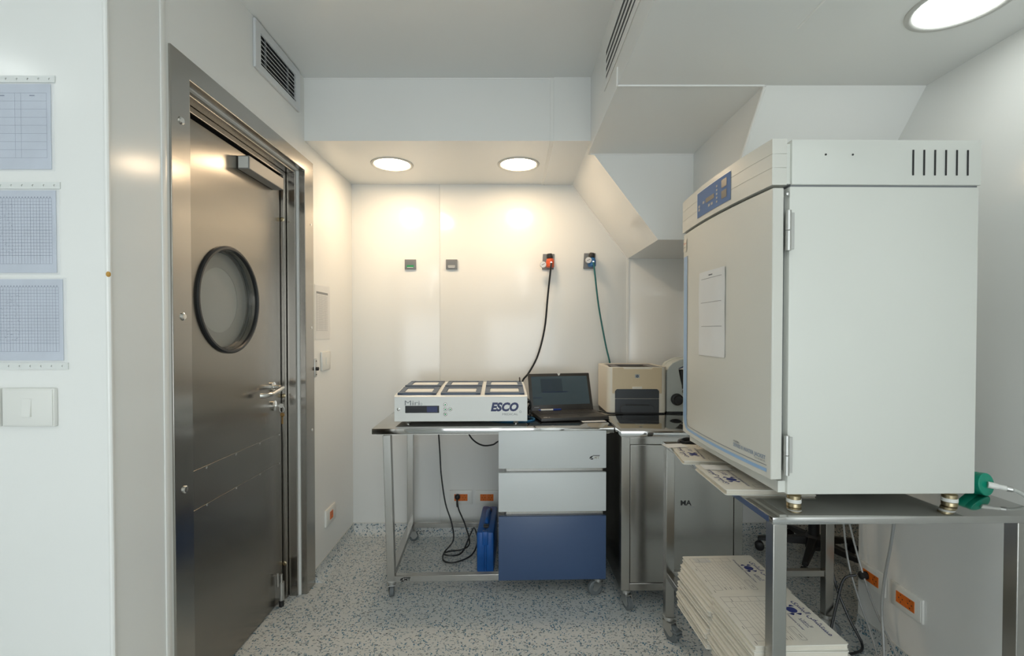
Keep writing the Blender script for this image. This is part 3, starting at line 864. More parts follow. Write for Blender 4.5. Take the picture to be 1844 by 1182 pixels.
b = B().add([(0.074, 0.043, 0.090), (0.108, 0.043, 0.090), (0.108, 0.043, 0.122), (0.074, 0.043, 0.122), (0.058, D - 0.065, 0.090), (0.092, D - 0.065, 0.090), (0.092, D - 0.065, 0.122), (0.058, D - 0.065, 0.122)],
            [(0, 1, 2, 3), (4, 5, 6, 7), (0, 1, 5, 4), (1, 2, 6, 5), (2, 3, 7, 6), (3, 0, 4, 7)])
b.build('side_rail', M['steel'], tb, 0.002)
B().box(W - 0.083, W - 0.047, 0.10, D - 0.065, 0.090, 0.122).build('side_rail', M['steel'], tb, 0.002)
caster(tb, 0.095, 0.020, 0.090, R(100), 0.032, 0.026)
caster(tb, 0.075, D - 0.045, 0.088, R(20), 0.031)
caster(tb, W - 0.080, 0.020, 0.090, R(200), 0.040)
caster(tb, W - 0.065, D - 0.045, 0.088, R(150), 0.031)
# drawer unit
cx0, cx1 = 0.688, 1.190
B().box(cx0, cx1, 0.0185, 0.60, 0.124, H - 0.037).build('drawer_carcass', M['steel'], tb, 0.001)
B().box(cx0 + 0.02, cx0 + 0.026, 0.0175, 0.0185, 0.13, H - 0.06).build('carcass_edge', M['steel'], tb)
B().box(cx1 - 0.026, cx1 - 0.02, 0.0175, 0.0185, 0.13, H - 0.06).build('carcass_edge', M['steel'], tb)
for (z0, z1, m, tilt) in ((0.671, 0.866, 'drawerw', 1), (0.447, 0.650, 'drawerw', 0), (0.090, 0.423, 'drawerb', 0)):
    d = B().box(0.648, 1.207, -0.004, 0.018, z0, z1, 0.003).build('drawer', M[m], tb)
    if tilt:
        emblem(d, lambda u, v: (1.118 + u, -0.0048, 0.720 + v), M['black'], M['chrome'], 1.05)
emblem(tb, lambda u, v: (0.140 + u, 0.0032, 0.094 + v), M['black'], M['black'], 1.05)

# ------------------------------------------------------------------ multi-room benchtop incubator
es = thing('benchtop_incubator', 'low white benchtop incubator with six navy framed lids on the steel table', 'lab instrument', (-0.617, 2.548, 0.882), R(1.2))
EW, ED = 0.705, 0.50
prof = [(0.0, 0.020), (0.0, 0.150), (0.010, 0.1575), (0.06, 0.163), (0.16, 0.171), (0.26, 0.178), (0.36, 0.182), (0.46, 0.182), (0.485, 0.176), (ED, 0.15), (ED, 0.020)]
def etop(y):
    pr = prof[1:-1]
    for (a, za), (c, zc) in zip(pr, pr[1:]):
        if a <= y <= c and c > a: return za + (zc - za) * (y - a) / (c - a)
    return 0.19
B().prism(prof, 'x', 0, EW).build('housing', M['esco'], es, 0.004, 24)
for (x, y) in ((0.065, 0.045), (EW - 0.06, 0.045), (0.065, ED - 0.05), (EW - 0.06, ED - 0.05)):
    B().lathe([(0.0, 0.013), (0.006, 0.015), (0.010, 0.012), (0.014, 0.006), (0.024, 0.006)], (x, y, 0), (0, 0, 1), 18).build('foot', M['chrome'], es)
for (r0, r1) in ((0.018, 0.200), (0.222, 0.435)):
    for (x0, x1) in ((0.014, 0.218), (0.243, 0.455), (0.478, 0.690)):
        N = 7
        def surf(u, v, o): return (u, v, etop(v) + o)
        def slab(u0, u1, v0, v1, o):
            vv = [v0 + (v1 - v0) * i / N for i in range(N + 1)]
            bb = B()
            bb.grid(lambda u, v: surf(u, v, o), [u0, u1], vv)
            bb.grid(lambda u, v: surf(u, v, -0.002), [u0, u1], vv)
            for u in (u0, u1):
                bb.grid(lambda a, v: surf(u, v, a), [-0.002, o], vv)
            for v in (v0, v1):
                bb.grid(lambda u, a: surf(u, v, a), [u0, u1], [-0.002, o])
            return bb
        ld = slab(x0 + 0.028, x1 - 0.028, r0 + 0.03, r1 - 0.035, 0.004).build('lid', M['esco'], es)
        bar = 0.026
        for (a, c, d_, e, o) in ((x0, x0 + bar, r0, r1, 0.008), (x1 - bar, x1, r0, r1, 0.008), (x0, x1, r1 - 0.034, r1, 0.009), (x0, x1, r0, r0 + 0.026, 0.011)):
            slab(a, c, d_, e, o).build('lid_frame', M['lidnavy'], ld)
fe = lambda u, v: (u, -0.0008, v)
p = B(); quad_on(p, fe, 0.058, 0.237, 0.066, 0.104); p.build('display', M['blackgloss'], es)
p = B(); quad_on(p, lambda u, v: (u, -0.0011, v), 0.172, 0.228, 0.070, 0.100); p.build('display_digits', M['navy'], es)
lettering('model_lettering', 'Miri', 0.036, lambda u, v: fe(0.056 + u, 0.107 + v), M['greyink'], es, width=0.078)
lettering('maker_lettering', 'ESCO', 0.060, lambda u, v: fe(0.510 + u, 0.076 + v), M['navy'], es, shear=0.22, bold=0.05, width=0.148)
lettering('medical_lettering', 'MEDICAL', 0.016, lambda u, v: fe(0.572 + u, 0.052 + v), M['greyink'], es, width=0.083)
for (x, z) in ((0.143, 0.113), (0.668, 0.070)):
    p = B().plate(circ(x, z, 0.0055, 16), [circ(x, z, 0.0042, 16)], 'y', -0.0012, -0.0004); p.build('registered_ring', M['greyink'], es)
for (x, z) in ((0.270, 0.110), (0.270, 0.085), (0.296, 0.085), (0.270, 0.059)):
    k = B().lathe([(0, 0.0095), (0.003, 0.0095), (0.005, 0.007), (0.005, 0)], (x, -0.0002, z), (0, -1, 0), 20).build('button', M['chrome'], es)
    B().cyl((x, -0.0052, z), (x, -0.0058, z), 0.0045, 14).build('button_mark', M['green'], k)
B().lathe([(0, 0.009), (0.003, 0.009), (0.004, 0.006), (0.001, 0.005), (0.001, 0)], (0.024, -0.0002, 0.086), (0, -1, 0), 20).build('power_button', M['chrome'], es)
B().tube([(EW - 0.025, ED - 0.1, 0.19), (EW - 0.025, ED - 0.06, 0.21), (EW - 0.02, ED + 0.02, 0.19)], 0.004, 8, 4).build('inlet_fitting', M['black'], es)

# cables between the instrument and the laptop
ZT = 0.882
def cable(name, label, pts, r, m, cat='cable', group=None):
    return tag(B().tube(pts, r, 8).build(name, M[m]), label, cat, group)
for i, (dx, zz, y2) in enumerate(((0.010, 1.00, 2.92), (0.018, 0.985, 2.86), (0.028, 0.965, 2.97), (0.022, 0.945, 2.82))):
    cable('data_cable', 'thin black data cable tangled between the benchtop incubator and the laptop',
          [(0.0895, 2.76 + 0.04 * i, zz), (0.097 + dx * 0.5, 2.72 + 0.03 * i, zz - 0.01 + 0.01 * i), (0.104 + dx * 0.5, 2.74 + 0.01 * i, zz - 0.035), (0.098 + dx * 0.5, 2.77, zz - 0.05), (0.100, 2.84 + 0.02 * i, ZT + 0.012 + 0.009 * i), (0.100, 3.02, ZT + 0.006 + 0.009 * i)], 0.004, 'hose', 'cable', 'data cables behind the laptop')
cable('network_cable', 'blue network cable lying on the table under the benchtop incubator', [(-0.15, 2.70, ZT + 0.006), (-0.02, 2.635, ZT + 0.006), (0.07, 2.640, ZT + 0.006), (0.115, 2.655, ZT + 0.006), (0.132, 2.70, ZT + 0.006), (0.118, 2.75, ZT + 0.006), (0.10, 2.80, ZT + 0.006)], 0.005, 'bluecable')
# cables under the table
cable('power_cable', 'black power cable dropping under the table and coiling on the floor to its plug',
      [(-0.475, 3.13, 0.845), (-0.474, 3.13, 0.78), (-0.462, 3.13, 0.60), (-0.452, 3.12, 0.45), (-0.42, 3.08, 0.28), (-0.378, 3.06, 0.16), (-0.36, 3.0, 0.075), (-0.41, 2.94, 0.022), (-0.40, 2.86, 0.012), (-0.33, 2.84, 0.012), (-0.24, 2.93, 0.014), (-0.21, 3.02, 0.06), (-0.232, 3.05, 0.13), (-0.255, 3.03, 0.10), (-0.30, 2.95, 0.022), (-0.36, 2.90, 0.024), (-0.41, 2.92, 0.026), (-0.38, 2.98, 0.014), (-0.30, 2.96, 0.034), (-0.26, 3.02, 0.05), (-0.30, 3.12, 0.13), (-0.345, 3.18, 0.20), (-0.361, 3.215, 0.255)], 0.0048, 'hose')
t = thing('power_plug', 'round black power plug in the socket on the back wall', 'plug', (-0.361, YP - 0.0148, 0.262))
B().lathe([(0, 0.016), (-0.018, 0.0185), (-0.026, 0.017), (-0.032, 0.010), (-0.034, 0)], (0, 0, 0), (0, 1, 0), 20).build('plug_body', M['black'], t)
B().tube([(0, -0.026, -0.006), (0, -0.034, -0.020), (0.001, -0.036, -0.045), (0.003, -0.036, -0.06)], 0.0065, 8, 3).build('strain_relief', M['black'], t)
cable('loop_cable', 'black cable looping below the tabletop to the drawers', [(-0.255, 3.0, 0.843), (-0.27, 3.0, 0.80), (-0.262, 2.99, 0.745), (-0.225, 2.98, 0.70), (-0.17, 2.96, 0.678), (-0.11, 2.93, 0.69), (-0.08, 2.90, 0.715), (-0.050, 2.87, 0.730)], 0.0048, 'hose')
cable('sagging_cable', 'thin black cable sagging in a shallow arc under the tabletop', [(-0.34, 3.0, 0.846), (-0.30, 3.0, 0.82), (-0.24, 3.0, 0.806), (-0.18, 3.0, 0.812), (-0.13, 3.0, 0.846)], 0.0038, 'hose')

# ------------------------------------------------------------------ laptop and pen
lp = thing('laptop', 'open black laptop with a dim grey-blue screen on the steel table', 'laptop', (0.166, 2.622, 0.886), R(11.0))
LWd, LDp = 0.392, 0.262
B().box(0, LWd, 0, LDp, 0.0, 0.020, 0.005).build('base', M['laptop'], lp)
kb = B().box(0.028, LWd - 0.028, 0.125, 0.232, 0.0200, 0.0204).build('keyboard_bed', M['black'], lp)
keys = B()
for r_ in range(6):
    for c_ in range(18):
        x = 0.031 + c_ * 0.0180; y = 0.128 + r_ * 0.0172
        if r_ == 0 and 4 <= c_ <= 8:
            if c_ == 4: keys.box(x, x + 0.0885, y, y + 0.0145, 0.0204, 0.0222)
            continue
        keys.box(x, x + 0.0158, y, y + 0.0145, 0.0204, 0.0222)
ko = keys.build('keys', M['lapkey'], kb); ko['kind'] = 'stuff'
B().box(0.125, 0.230, 0.022, 0.105, 0.0199, 0.0203).build('touchpad', M['lapkey'], lp)
p = B(); quad_on(p, lambda u, v: (u, v, 0.0206), 0.018, 0.040, 0.016, 0.026); quad_on(p, lambda u, v: (u, v, 0.0206), 0.046, 0.054, 0.017, 0.025); p.build('sticker', M['paper'], lp)
th = R(21)
hy_, hz_ = LDp - 0.012, 0.017
def lidp(u, v, o):   # o = height in front of the lid plane
    return (u, hy_ + v * math.sin(th) - o * math.cos(th), hz_ + v * math.cos(th) + o * math.sin(th))
ML = Matrix.Translation((0, hy_, hz_)) @ Matrix.Rotation(-th, 4, 'X')
LH = 0.232
lid = B().box(0.0, LWd, -0.003, 0.006, 0.0, LH, 0.003).xf(ML).build('lid', M['laptop'], lp)
p = B(); quad_on(p, lambda u, v: lidp(u, v, 0.0036), 0.018, LWd - 0.018, 0.036, 0.213); p.build('screen', M['screen'], lid)
p = B(); quad_on(p, lambda u, v: lidp(u, v, 0.0040), 0.075, 0.21, 0.115, 0.198); p.build('screen_window', M['scrdark'], lid)
p = B()
for (u0, u1, v0, v1) in ((0.082, 0.24, 0.112, 0.117), (0.020, 0.075, 0.078, 0.082), (0.020, 0.035, 0.208, 0.212)):
    quad_on(p, lambda u, v: lidp(u, v, 0.0043), u0, u1, v0, v1)
for k in range(8):
    quad_on(p, lambda u, v: lidp(u, v, 0.0043), 0.085, 0.145, 0.125 + k * 0.009, 0.126 + k * 0.009)
p.build('screen_lines', M['scrline'], lid)
p = B(); p.add([lidp(0.186, 0.231, 0.0036), lidp(0.206, 0.231, 0.0036), lidp(0.200, 0.220, 0.0036), lidp(0.193, 0.216, 0.0036)], [(0, 1, 2, 3)]); p.build('webcam_tape', M['strip'], lid)
p = B(); quad_on(p, lambda u, v: lidp(u, v, 0.0036), 0.022, 0.052, 0.020, 0.0235); p.build('badge', M['greyink'], lid)
for x in (0.05, LWd - 0.09):
    B().cyl((x, hy_, hz_), (x + 0.04, hy_, hz_), 0.006, 12).build('hinge', M['black'], lp)
for (x, y) in ((0.03, 0.03), (LWd - 0.03, 0.03), (0.03, LDp - 0.03), (LWd - 0.03, LDp - 0.03)):
    B().cyl((x, y, -0.004), (x, y, 0.001), 0.008, 12).build('rubber_foot', M['black'], lp)

pn = thing('pen', 'white and blue ballpoint pen lying across the laptop keyboard', 'pen', (0.166, 2.622, 0.886), R(11.0))
py_, pz_ = 0.226, 0.0222 + 0.0055
B().lathe([(0, 0.001), (0.012, 0.0045), (0.016, 0.0052), (0.085, 0.0052)], (0.045, py_, pz_), (1, 0, 0), 14).build('barrel', M['offwhite'], pn)
B().lathe([(0.0, 0.0055), (0.045, 0.0055), (0.050, 0.004)], (0.130, py_ + 0.0, pz_), (1, 0, 0), 14).build('cap', M['bluepen'], pn)
B().lathe([(0, 0.0012), (0.010, 0.0046), (0.014, 0.0053)], (0.040, py_, pz_), (1, 0, 0), 14).build('tip', M['bluepen'], pn)

sh = thing('paper_sheet', 'white sheet of paper lying under the laptop corner on the table', 'paper', (0.36, 2.66, ZT + 0.0003), R(9))
B().box(0.03, 0.165, -0.030, 0.16, 0, 0.0012).build('sheet', M['paper'], sh)

# ------------------------------------------------------------------ blue tool case
tc = thing('tool_case', 'bright blue plastic carrying case standing on the floor beside the drawers', 'case', (-0.141, 2.945, 0), R(-1.5))
cw, cd, ch = 0.098, 0.42, 0.235
B().box(-cw / 2, -0.002, -cd / 2, cd / 2, 0.0, ch, 0.012).build('half_shell', M['caseblue'], tc)
B().box(0.002, cw / 2, -cd / 2, cd / 2, 0.0, ch, 0.012).build('half_shell', M['caseblue'], tc)
B().box(-0.0035, 0.0035, -cd / 2 + 0.004, cd / 2 - 0.004, 0.006, ch - 0.005).build('seam_rib', M['caseblue'], tc)
B().box(-0.017, 0.016, -cd / 2 - 0.004, -cd / 2 + 0.03, 0.16, ch + 0.003, 0.004).build('corner_rib', M['caseblue'], tc)
B().box(-0.016, 0.015, -0.145, -0.105, ch - 0.01, ch + 0.008, 0.003).build('latch', M['black'], tc)
B().box(-0.016, 0.015, 0.105, 0.145, ch - 0.01, ch + 0.008, 0.003).build('latch', M['black'], tc)
B().tube([(0, -0.085, ch - 0.01), (0, -0.08, ch + 0.018), (0, -0.04, ch + 0.024), (0, 0.04, ch + 0.024), (0, 0.08, ch + 0.018), (0, 0.085, ch - 0.01)], 0.012, 10, 4).build('handle', M['caseblue'], tc)

# ------------------------------------------------------------------ stainless cabinet
cb = thing('steel_cabinet', 'stainless cabinet on casters with one plain door under the printer', 'cabinet', (0.545, 2.372, 0), R(0.5))
CW, CD, CZ0, CZ1 = 0.602, 0.78, 0.095, 0.862
B().box(0, CW, 0.022, CD, CZ0, CZ1).build('body', M['cab'], cb, 0.002)
B().box(-0.004, CW + 0.01, -0.006, CD + 0.02, CZ1, 0.890, 0.002).build('worktop', M['top'], cb)
B().box(0.0, CW, -0.001, CD, CZ1 - 0.006, CZ1).build('worktop_lip', M['cab'], cb)
for (x0, x1, z0, z1) in ((0.0, 0.042, CZ0, CZ1 - 0.006), (CW - 0.042, CW, CZ0, CZ1 - 0.006), (0.042, CW - 0.042, CZ0, 0.132), (0.042, CW - 0.042, 0.822, CZ1 - 0.006)):
    B().box(x0, x1, 0.0, 0.022, z0, z1).build('face_frame', M['cab'], cb, 0.0015)
cdo = B().box(0.0445, CW - 0.0445, 0.001, 0.021, 0.1345, 0.8195).build('door', M['cab'], cb, 0.002)
lettering('door_lettering', 'MA', 0.034, lambda u, v: (0.294 + u, 0.0003, 0.520 + v), M['black'], cdo, bold=0.03, width=0.054)
p = B(); line_on(p, lambda u, v: (0.335 + u, 0.0003, 0.512 + v), (0, 0), (0.028, 0), 0.0015); p.build('door_underline', M['greyink'], cdo)
B().box(CW, CW + 0.0012, 0.004, 0.016, 0.35, 0.80).build('blue_strip', M['blueedge'], cb)  # thin blue strip along the cabinet's right edge
caster(cb, 0.028, 0.022, CZ0, R(-70), 0.034)
caster(cb, CW - 0.05, 0.06, CZ0, R(40), 0.036)
caster(cb, 0.04, CD - 0.06, CZ0, R(100), 0.036)
caster(cb, CW - 0.05, CD - 0.06, CZ0, R(100), 0.036)

# ------------------------------------------------------------------ printer
pr = thing('laser_printer', 'beige and charcoal desktop laser printer on the steel cabinet', 'printer', (0.573, 2.868, 0.890), R(-0.6))
PW, PD, PH = 0.353, 0.345, 0.278
outl = rrect(0, PW, 0, PD, 0.030, 5)
B().plate(outl, [rect(0.030, PW - 0.030, -0.0 + 0.004, PD - 0.05)], 'z', 0.006, PH).build('shell', M['cream'], pr, 0.002)
B().prism(rrect(0.003, PW - 0.003, 0.003, PD - 0.003, 0.028, 5), 'z', 0.0, 0.006).build('base', M['black'], pr)
# front panels
fy = -0.004
def fplate(name, outline, m, y0=fy, y1=0.02, bev=0.002, holes=()):
    return B().plate(outline, list(holes), 'y', y0, y1).build(name, M[m], pr, bev)
c0, c1 = 0.046, PW - 0.046
arch = [(0.030, 0.262), (0.030, 0.121), (c0 - 0.001, 0.121), (c0 - 0.001, 0.136), (c0 + 0.012, 0.1475), (c1 - 0.012, 0.1475), (c1 + 0.001, 0.136), (c1 + 0.001, 0.121), (PW - 0.030, 0.121), (PW - 0.030, 0.262), (PW - 0.030, 0.274), (PW - 0.085, 0.274), (PW - 0.092, 0.266), (0.100, 0.266), (0.093, 0.274), (0.030, 0.274)]
fp = fplate('front_cover', arch, 'beige')
fplate('tray_upper', [(c0, 0.091), (c1, 0.091), (c1, 0.135), (c1 - 0.011, 0.146), (c0 + 0.011, 0.146), (c0, 0.135)], 'charcoal')
fplate('tray_lower', rect(c0, c1, 0.006, 0.0885), 'charcoal', fy, 0.02, 0.002)
gr = B().plate([(c0 + 0.03, 0.008), (c0 + 0.03, 0.040), (c0 + 0.045, 0.051), (c1 - 0.045, 0.051), (c1 - 0.03, 0.040), (c1 - 0.03, 0.008)], [], 'y', -0.010, -0.004).build('tray_grip', M['charcoal'], pr, 0.002)
B().box(c0 + 0.06, c1 - 0.06, -0.0105, -0.004, 0.051, 0.056).build('grip_slot', M['black'], gr)
B().box(PW / 2 - 0.030, PW / 2 + 0.028, -0.009, -0.003, 0.148, 0.162, 0.001).build('cover_pull', M['cream'], pr)
# maker's badge: a silver square with a round blue-grey mark
bx, bz = PW / 2 + 0.0, 0.224
bd = B().box(bx - 0.014, bx + 0.014, -0.0055, -0.004, bz - 0.011, bz + 0.011).build('badge', M['key'], pr)
B().cyl((bx, -0.0055, bz), (bx, -0.0062, bz), 0.0085, 20).build('badge_disc', M['lidnavy'], bd)
lettering('badge_letters', 'hp', 0.012, lambda u, v: (bx - 0.0055 + u, -0.0066, bz - 0.002 + v), M['key'], bd, shear=0.25, width=0.011)
# top: grey cover, sunken output bay with paper
B().plate(rect(0.030, PW - 0.030, 0.022, PD - 0.03), [[(0.085, 0.03), (PW - 0.085, 0.03), (PW - 0.085, PD - 0.12), (0.085, PD - 0.12)]], 'z', PH - 0.012, PH - 0.001).build('top_cover', M['printtop'], pr, 0.0015)
B().box(0.030, PW - 0.030, 0.022, PD - 0.05, PH - 0.075, PH - 0.060).build('output_bay', M['printtop'], pr)
B().box(0.03, PW - 0.03, 0.021, 0.03, PH - 0.062, PH - 0.014).build('bay_lip', M['beige'], pr)
B().add([(0.086, 0.031, PH - 0.010), (PW - 0.086, 0.031, PH - 0.010), (PW - 0.086, PD - 0.13, PH - 0.050), (0.086, PD - 0.13, PH - 0.050), (0.086, 0.031, PH - 0.014), (PW - 0.086, 0.031, PH - 0.014), (PW - 0.086, PD - 0.13, PH - 0.054), (0.086, PD - 0.13, PH - 0.054)],
        [(0, 1, 2, 3), (4, 5, 6, 7), (0, 1, 5, 4), (1, 2, 6, 5), (2, 3, 7, 6), (3, 0, 4, 7)]).build('bay_slope', M['printtop'], pr)
pp = thing('printed_sheet', 'white printed sheet lying in the output bay of the printer', 'paper', (0.573, 2.868, 0.890 + PH), R(-0.6))
B().add([(0.100, 0.015, -0.0065), (PW - 0.095, 0.015, -0.0065), (PW - 0.095, 0.16, -0.030), (0.100, 0.16, -0.030), (0.100, 0.015, -0.0080), (PW - 0.095, 0.015, -0.0080), (PW - 0.095, 0.16, -0.0315), (0.100, 0.16, -0.0315)],
        [(0, 1, 2, 3), (4, 5, 6, 7), (0, 1, 5, 4), (1, 2, 6, 5), (2, 3, 7, 6), (3, 0, 4, 7)]).build('sheet', M['paper'], pp)
cable('printer_cable', 'black cable running from the laptop to the printer base', [(0.497, 2.955, 0.895), (0.525, 2.93, 0.893), (0.545, 2.89, 0.897), (0.56, 2.85, 0.897), (0.60, 2.838, 0.897), (0.66, 2.84, 0.896)], 0.004, 'hose')

# ------------------------------------------------------------------ microscope
mi = thing('microscope', 'pale grey microscope with black focus knob beside the printer', 'microscope', (0.936, 2.952, 0.890), R(0))
outer = [(0.0, 0.0), (0.0, 0.24), (0.01, 0.27), (0.035, 0.295), (0.08, 0.315), (0.13, 0.322), (0.20, 0.322), (0.20, 0.288), (0.125, 0.282), (0.072, 0.262), (0.074, 0.245), (0.083, 0.20), (0.092, 0.16), (0.096, 0.118), (0.115, 0.085), (0.16, 0.075), (0.26, 0.070), (0.26, 0.0)]
B().prism([(x, z + 0.006) for x, z in outer], 'y', -0.055, 0.035).build('arm', M['microgrey'], mi, 0.006)
B().prism([(x, z * 1.02 + 0.006) for x, z in [(0.0, 0.02), (0.0, 0.25), (0.02, 0.285), (0.07, 0.310), (0.12, 0.318), (0.2, 0.31), (0.2, 0.27), (0.06, 0.25), (0.06, 0.02)]], 'y', 0.036, 0.075).build('rear_housing', M['microgrey'], mi, 0.006)
B().box(0.0, 0.262, -0.056, 0.06, 0.0, 0.006).build('base_pad', M['black'], mi)
kn = B().lathe([(0, 0.034), (0.012, 0.036), (0.026, 0.034), (0.030, 0.026), (0.040, 0.024), (0.042, 0.0)], (0.058, -0.055, 0.082), (0, -1, 0), 28).build('focus_knob', M['black'], mi)
B().box(0.10, 0.25, -0.06, 0.06, 0.105, 0.125, 0.003).build('stage', M['black'], mi)
B().prism([(0.085, 0.255), (0.20, 0.255), (0.19, 0.215), (0.15, 0.205), (0.10, 0.135), (0.096, 0.17)], 'y', -0.035, 0.025).build('nosepiece', M['black'], mi, 0.004)
for k, (x, a) in enumerate(((0.135, -0.2), (0.165, 0.0), (0.19, 0.25))):
    B().lathe([(0, 0.014), (0.03, 0.014), (0.045, 0.009), (0.06, 0.006)], (x, -0.01, 0.215), (a, 0, -1), 16).build('objective', M['chrome'], mi)
for s in (-1, 1):
    B().lathe([(0, 0.016), (0.07, 0.015), (0.072, 0.018), (0.10, 0.018)], (0.19, s * 0.03 - 0.01, 0.318), (0.75, 0, 0.5), 18).build('eyepiece', M['black'], mi)
B().box(0.073, 0.135, -0.0565, -0.0545, 0.262, 0.267).xf(Matrix.Translation((0.073, 0, 0.262)) @ Matrix.Rotation(-0.45, 4, 'Y') @ Matrix.Translation((-0.073, 0, -0.262))).build('blue_trim', M['navy'], mi)

# ------------------------------------------------------------------ stainless trolley on the right
tr = thing('steel_trolley', 'stainless frame trolley on casters carrying the tall incubator', 'trolley', (0.700, 1.284, 0), R(1.0))
TW, TD, TH = 0.765, 0.890, 0.882
B().box(0, TW, 0, TD, TH - 0.020, TH, 0.002).build('tabletop', M['top'], tr)
LW = 0.038
for (x, y) in ((0.004, 0.004), (0.673, 0.004), (0.004, TD - LW - 0.004), (TW - LW - 0.004, TD - LW - 0.004)):
    leg(x, y, 0, 0, TH - 0.020, 0.105, tr)
for (x0, x1, y0, y1, nm) in ((0.042, 0.673, 0.008, 0.036, 'front_rail'), (0.042, TW - 0.042, TD - 0.036, TD - 0.008, 'back_rail'), (0.008, 0.036, 0.042, TD - 0.042, 'side_rail')):
    B().box(x0, x1, y0, y1, 0.278, 0.306).build(nm, M['steel'], tr, 0.002)
B().box(0.036, 0.23, 0.036, TD - 0.30, 0.296, 0.306).build('shelf', M['steel'], tr)
B().box(-0.0012, 0.0, 0.02, 0.34, TH - 0.019, TH - 0.003).build('blue_strip', M['blueedge'], tr)  # thin blue strip along the left edge of the top
caster(tr, 0.023, 0.023, 0.105, R(75), 0.038)
caster(tr, 0.692, 0.023, 0.105, R(75), 0.038)
caster(tr, 0.023, TD - 0.023, 0.105, R(-60), 0.038, 0.026, True)
caster(tr, TW - 0.023, TD - 0.023, 0.105, R(-35), 0.038)

# ------------------------------------------------------------------ the tall CO2 incubator
ic = thing('incubator', 'tall off-white laboratory incubator with blue control panel on the steel trolley', 'incubator', (0.768, 1.337, 0.882), R(0.8))
IW, ID = 0.662, 0.530           # along local y (front width) and local x (depth)
z0, z1 = 0.043, 1.026           # body bottom / top, local
zp = 0.902                      # bottom of the top panel
def bow(y, base=-0.046, sag=0.018):
    t_ = (y - IW / 2) / (IW / 2)
    return base - sag * (1 - t_ * t_)
NY = 22
yy = [IW * i / NY for i in range(NY + 1)]
B().box(0.0, ID, 0.0, IW, z0, zp - 0.004, 0.004).build('body', M['incub'], ic)
B().box(0.004, ID + 0.003, -0.003, IW + 0.003, zp, z1, 0.003).build('top_band', M['incub'], ic)
B().box(0.004, ID - 0.004, 0.003, IW - 0.003, zp - 0.006, zp + 0.004).build('shadow_gap', M['greyplate'], ic)
# controls fascia, curved, with two fine grooves
ov = [(-0.010, -0.003)] + [(bow(y, -0.050), y * 1.006 - 0.002) for y in yy] + [(-0.010, IW + 0.003)]
zgs = (zp - 0.001, zp + 0.045, zp + 0.0465, zp + 0.083, zp + 0.0845, z1 + 0.001)
fa = B()
inn = [(-0.010, 0.0)] + [(bow(y, -0.0490), y * 1.006 - 0.002) for y in yy] + [(-0.010, IW)]
fa.prism(ov, 'z', zgs[0], zgs[1]).prism(inn, 'z', zgs[1], zgs[2]).prism(ov, 'z', zgs[2], zgs[3]).prism(inn, 'z', zgs[3], zgs[4]).prism(ov, 'z', zgs[4], zgs[5])
fas = fa.build('control_fascia', M['incdoor'], ic)
B().box(-0.012, 0.006, 0.006, IW - 0.006, zp + 0.004, z1 - 0.010).build('fascia_neck', M['incub'], ic)
# curved door
zd0, zd1 = 0.085, zp - 0.008
ov = [(-0.015, 0.0)] + [(bow(y), y) for y in yy] + [(-0.015, IW)]
door = B().prism(ov, 'z', zd0, zd1).build('door', M['incdoor'], ic, 0.003)
B().box(-0.016, 0.0, 0.025, IW - 0.025, zd0 + 0.02, zd1 - 0.02).build('door_gasket', M['rubber'], ic)
B().box(-0.020, 0.0, 0.01, IW - 0.01, z0 + 0.004, zd0 - 0.006).build('lower_lip', M['incub'], ic)
for zc_ in (0.775, 0.155):
    h_ = B().cyl((-0.006, -0.006, zc_ - 0.055), (-0.006, -0.006, zc_ - 0.0012), 0.0075, 16).cyl((-0.006, -0.006, zc_ + 0.0012), (-0.006, -0.006, zc_ + 0.055), 0.0075, 16).box(-0.012, 0.012, -0.004, -0.0005, zc_ - 0.05, zc_ + 0.05)
    h_.build('hinge', M['zinc'], ic)
B().ball((-0.006, -0.002, zp - 0.025), 0.006, (1, 0.6, 1), 10).build('hinge_screw', M['zinc'], ic)
# curved decoration on the door: fn(u, v): u = distance from the far edge towards the hinge side
def dfn(u, v, o=0.0008): return (bow(IW - u) - o, IW - u, v)
def strip(b, u0, u1, v0, v1, o, n=20):
    b.grid(lambda u, v: dfn(u, v, o), [u0 + (u1 - u0) * i / n for i in range(n + 1)], [v0, v1])
def corner(b, c, r0, r1, o):
    k = 8
    b.grid(lambda a, r: dfn(c[0] + r * math.cos(a), c[1] + r * math.sin(a), o), [PI + PI / 2 * i / k for i in range(k + 1)], [r0, r1])
s_ = B()
zb_ = zd0 + 0.017
strip(s_, 0.010, 0.058, zb_ + 0.055, 0.80, 0.0010, 3)
strip(s_, 0.070, 0.645, zb_, zb_ + 0.010, 0.0010)
s_.add([dfn(0.010, zb_ + 0.055, 0.001), dfn(0.058, zb_ + 0.055, 0.001), dfn(0.062, zb_ + 0.022, 0.001), dfn(0.070, zb_ + 0.010, 0.001), dfn(0.070, zb_, 0.001), dfn(0.045, zb_ + 0.006, 0.001), dfn(0.020, zb_ + 0.025, 0.001)], [(0, 1, 2, 3, 4, 5, 6)])
s_.build('blue_stripe', M['lblue'], door)
s_ = B()
strip(s_, 0.0620, 0.0650, zb_ + 0.06, 0.80, 0.0011, 3)
strip(s_, 0.085, 0.645, zb_ + 0.018, zb_ + 0.0200, 0.0011)
corner(s_, (0.088, zb_ + 0.0440), 0.0230, 0.0260, 0.0011)
s_.build('thin_line', M['greyink'], door)
s_ = B(); strip(s_, 0.006, 0.050, 0.822, 0.872, 0.0022, 3); bdg = s_.build('badge', M['cream'], door)
lettering('badge_letters', 'Thermo', 0.014, lambda u, v: dfn(0.009 + u, 0.850 + v, 0.0028), M['red'], bdg, width=0.038)
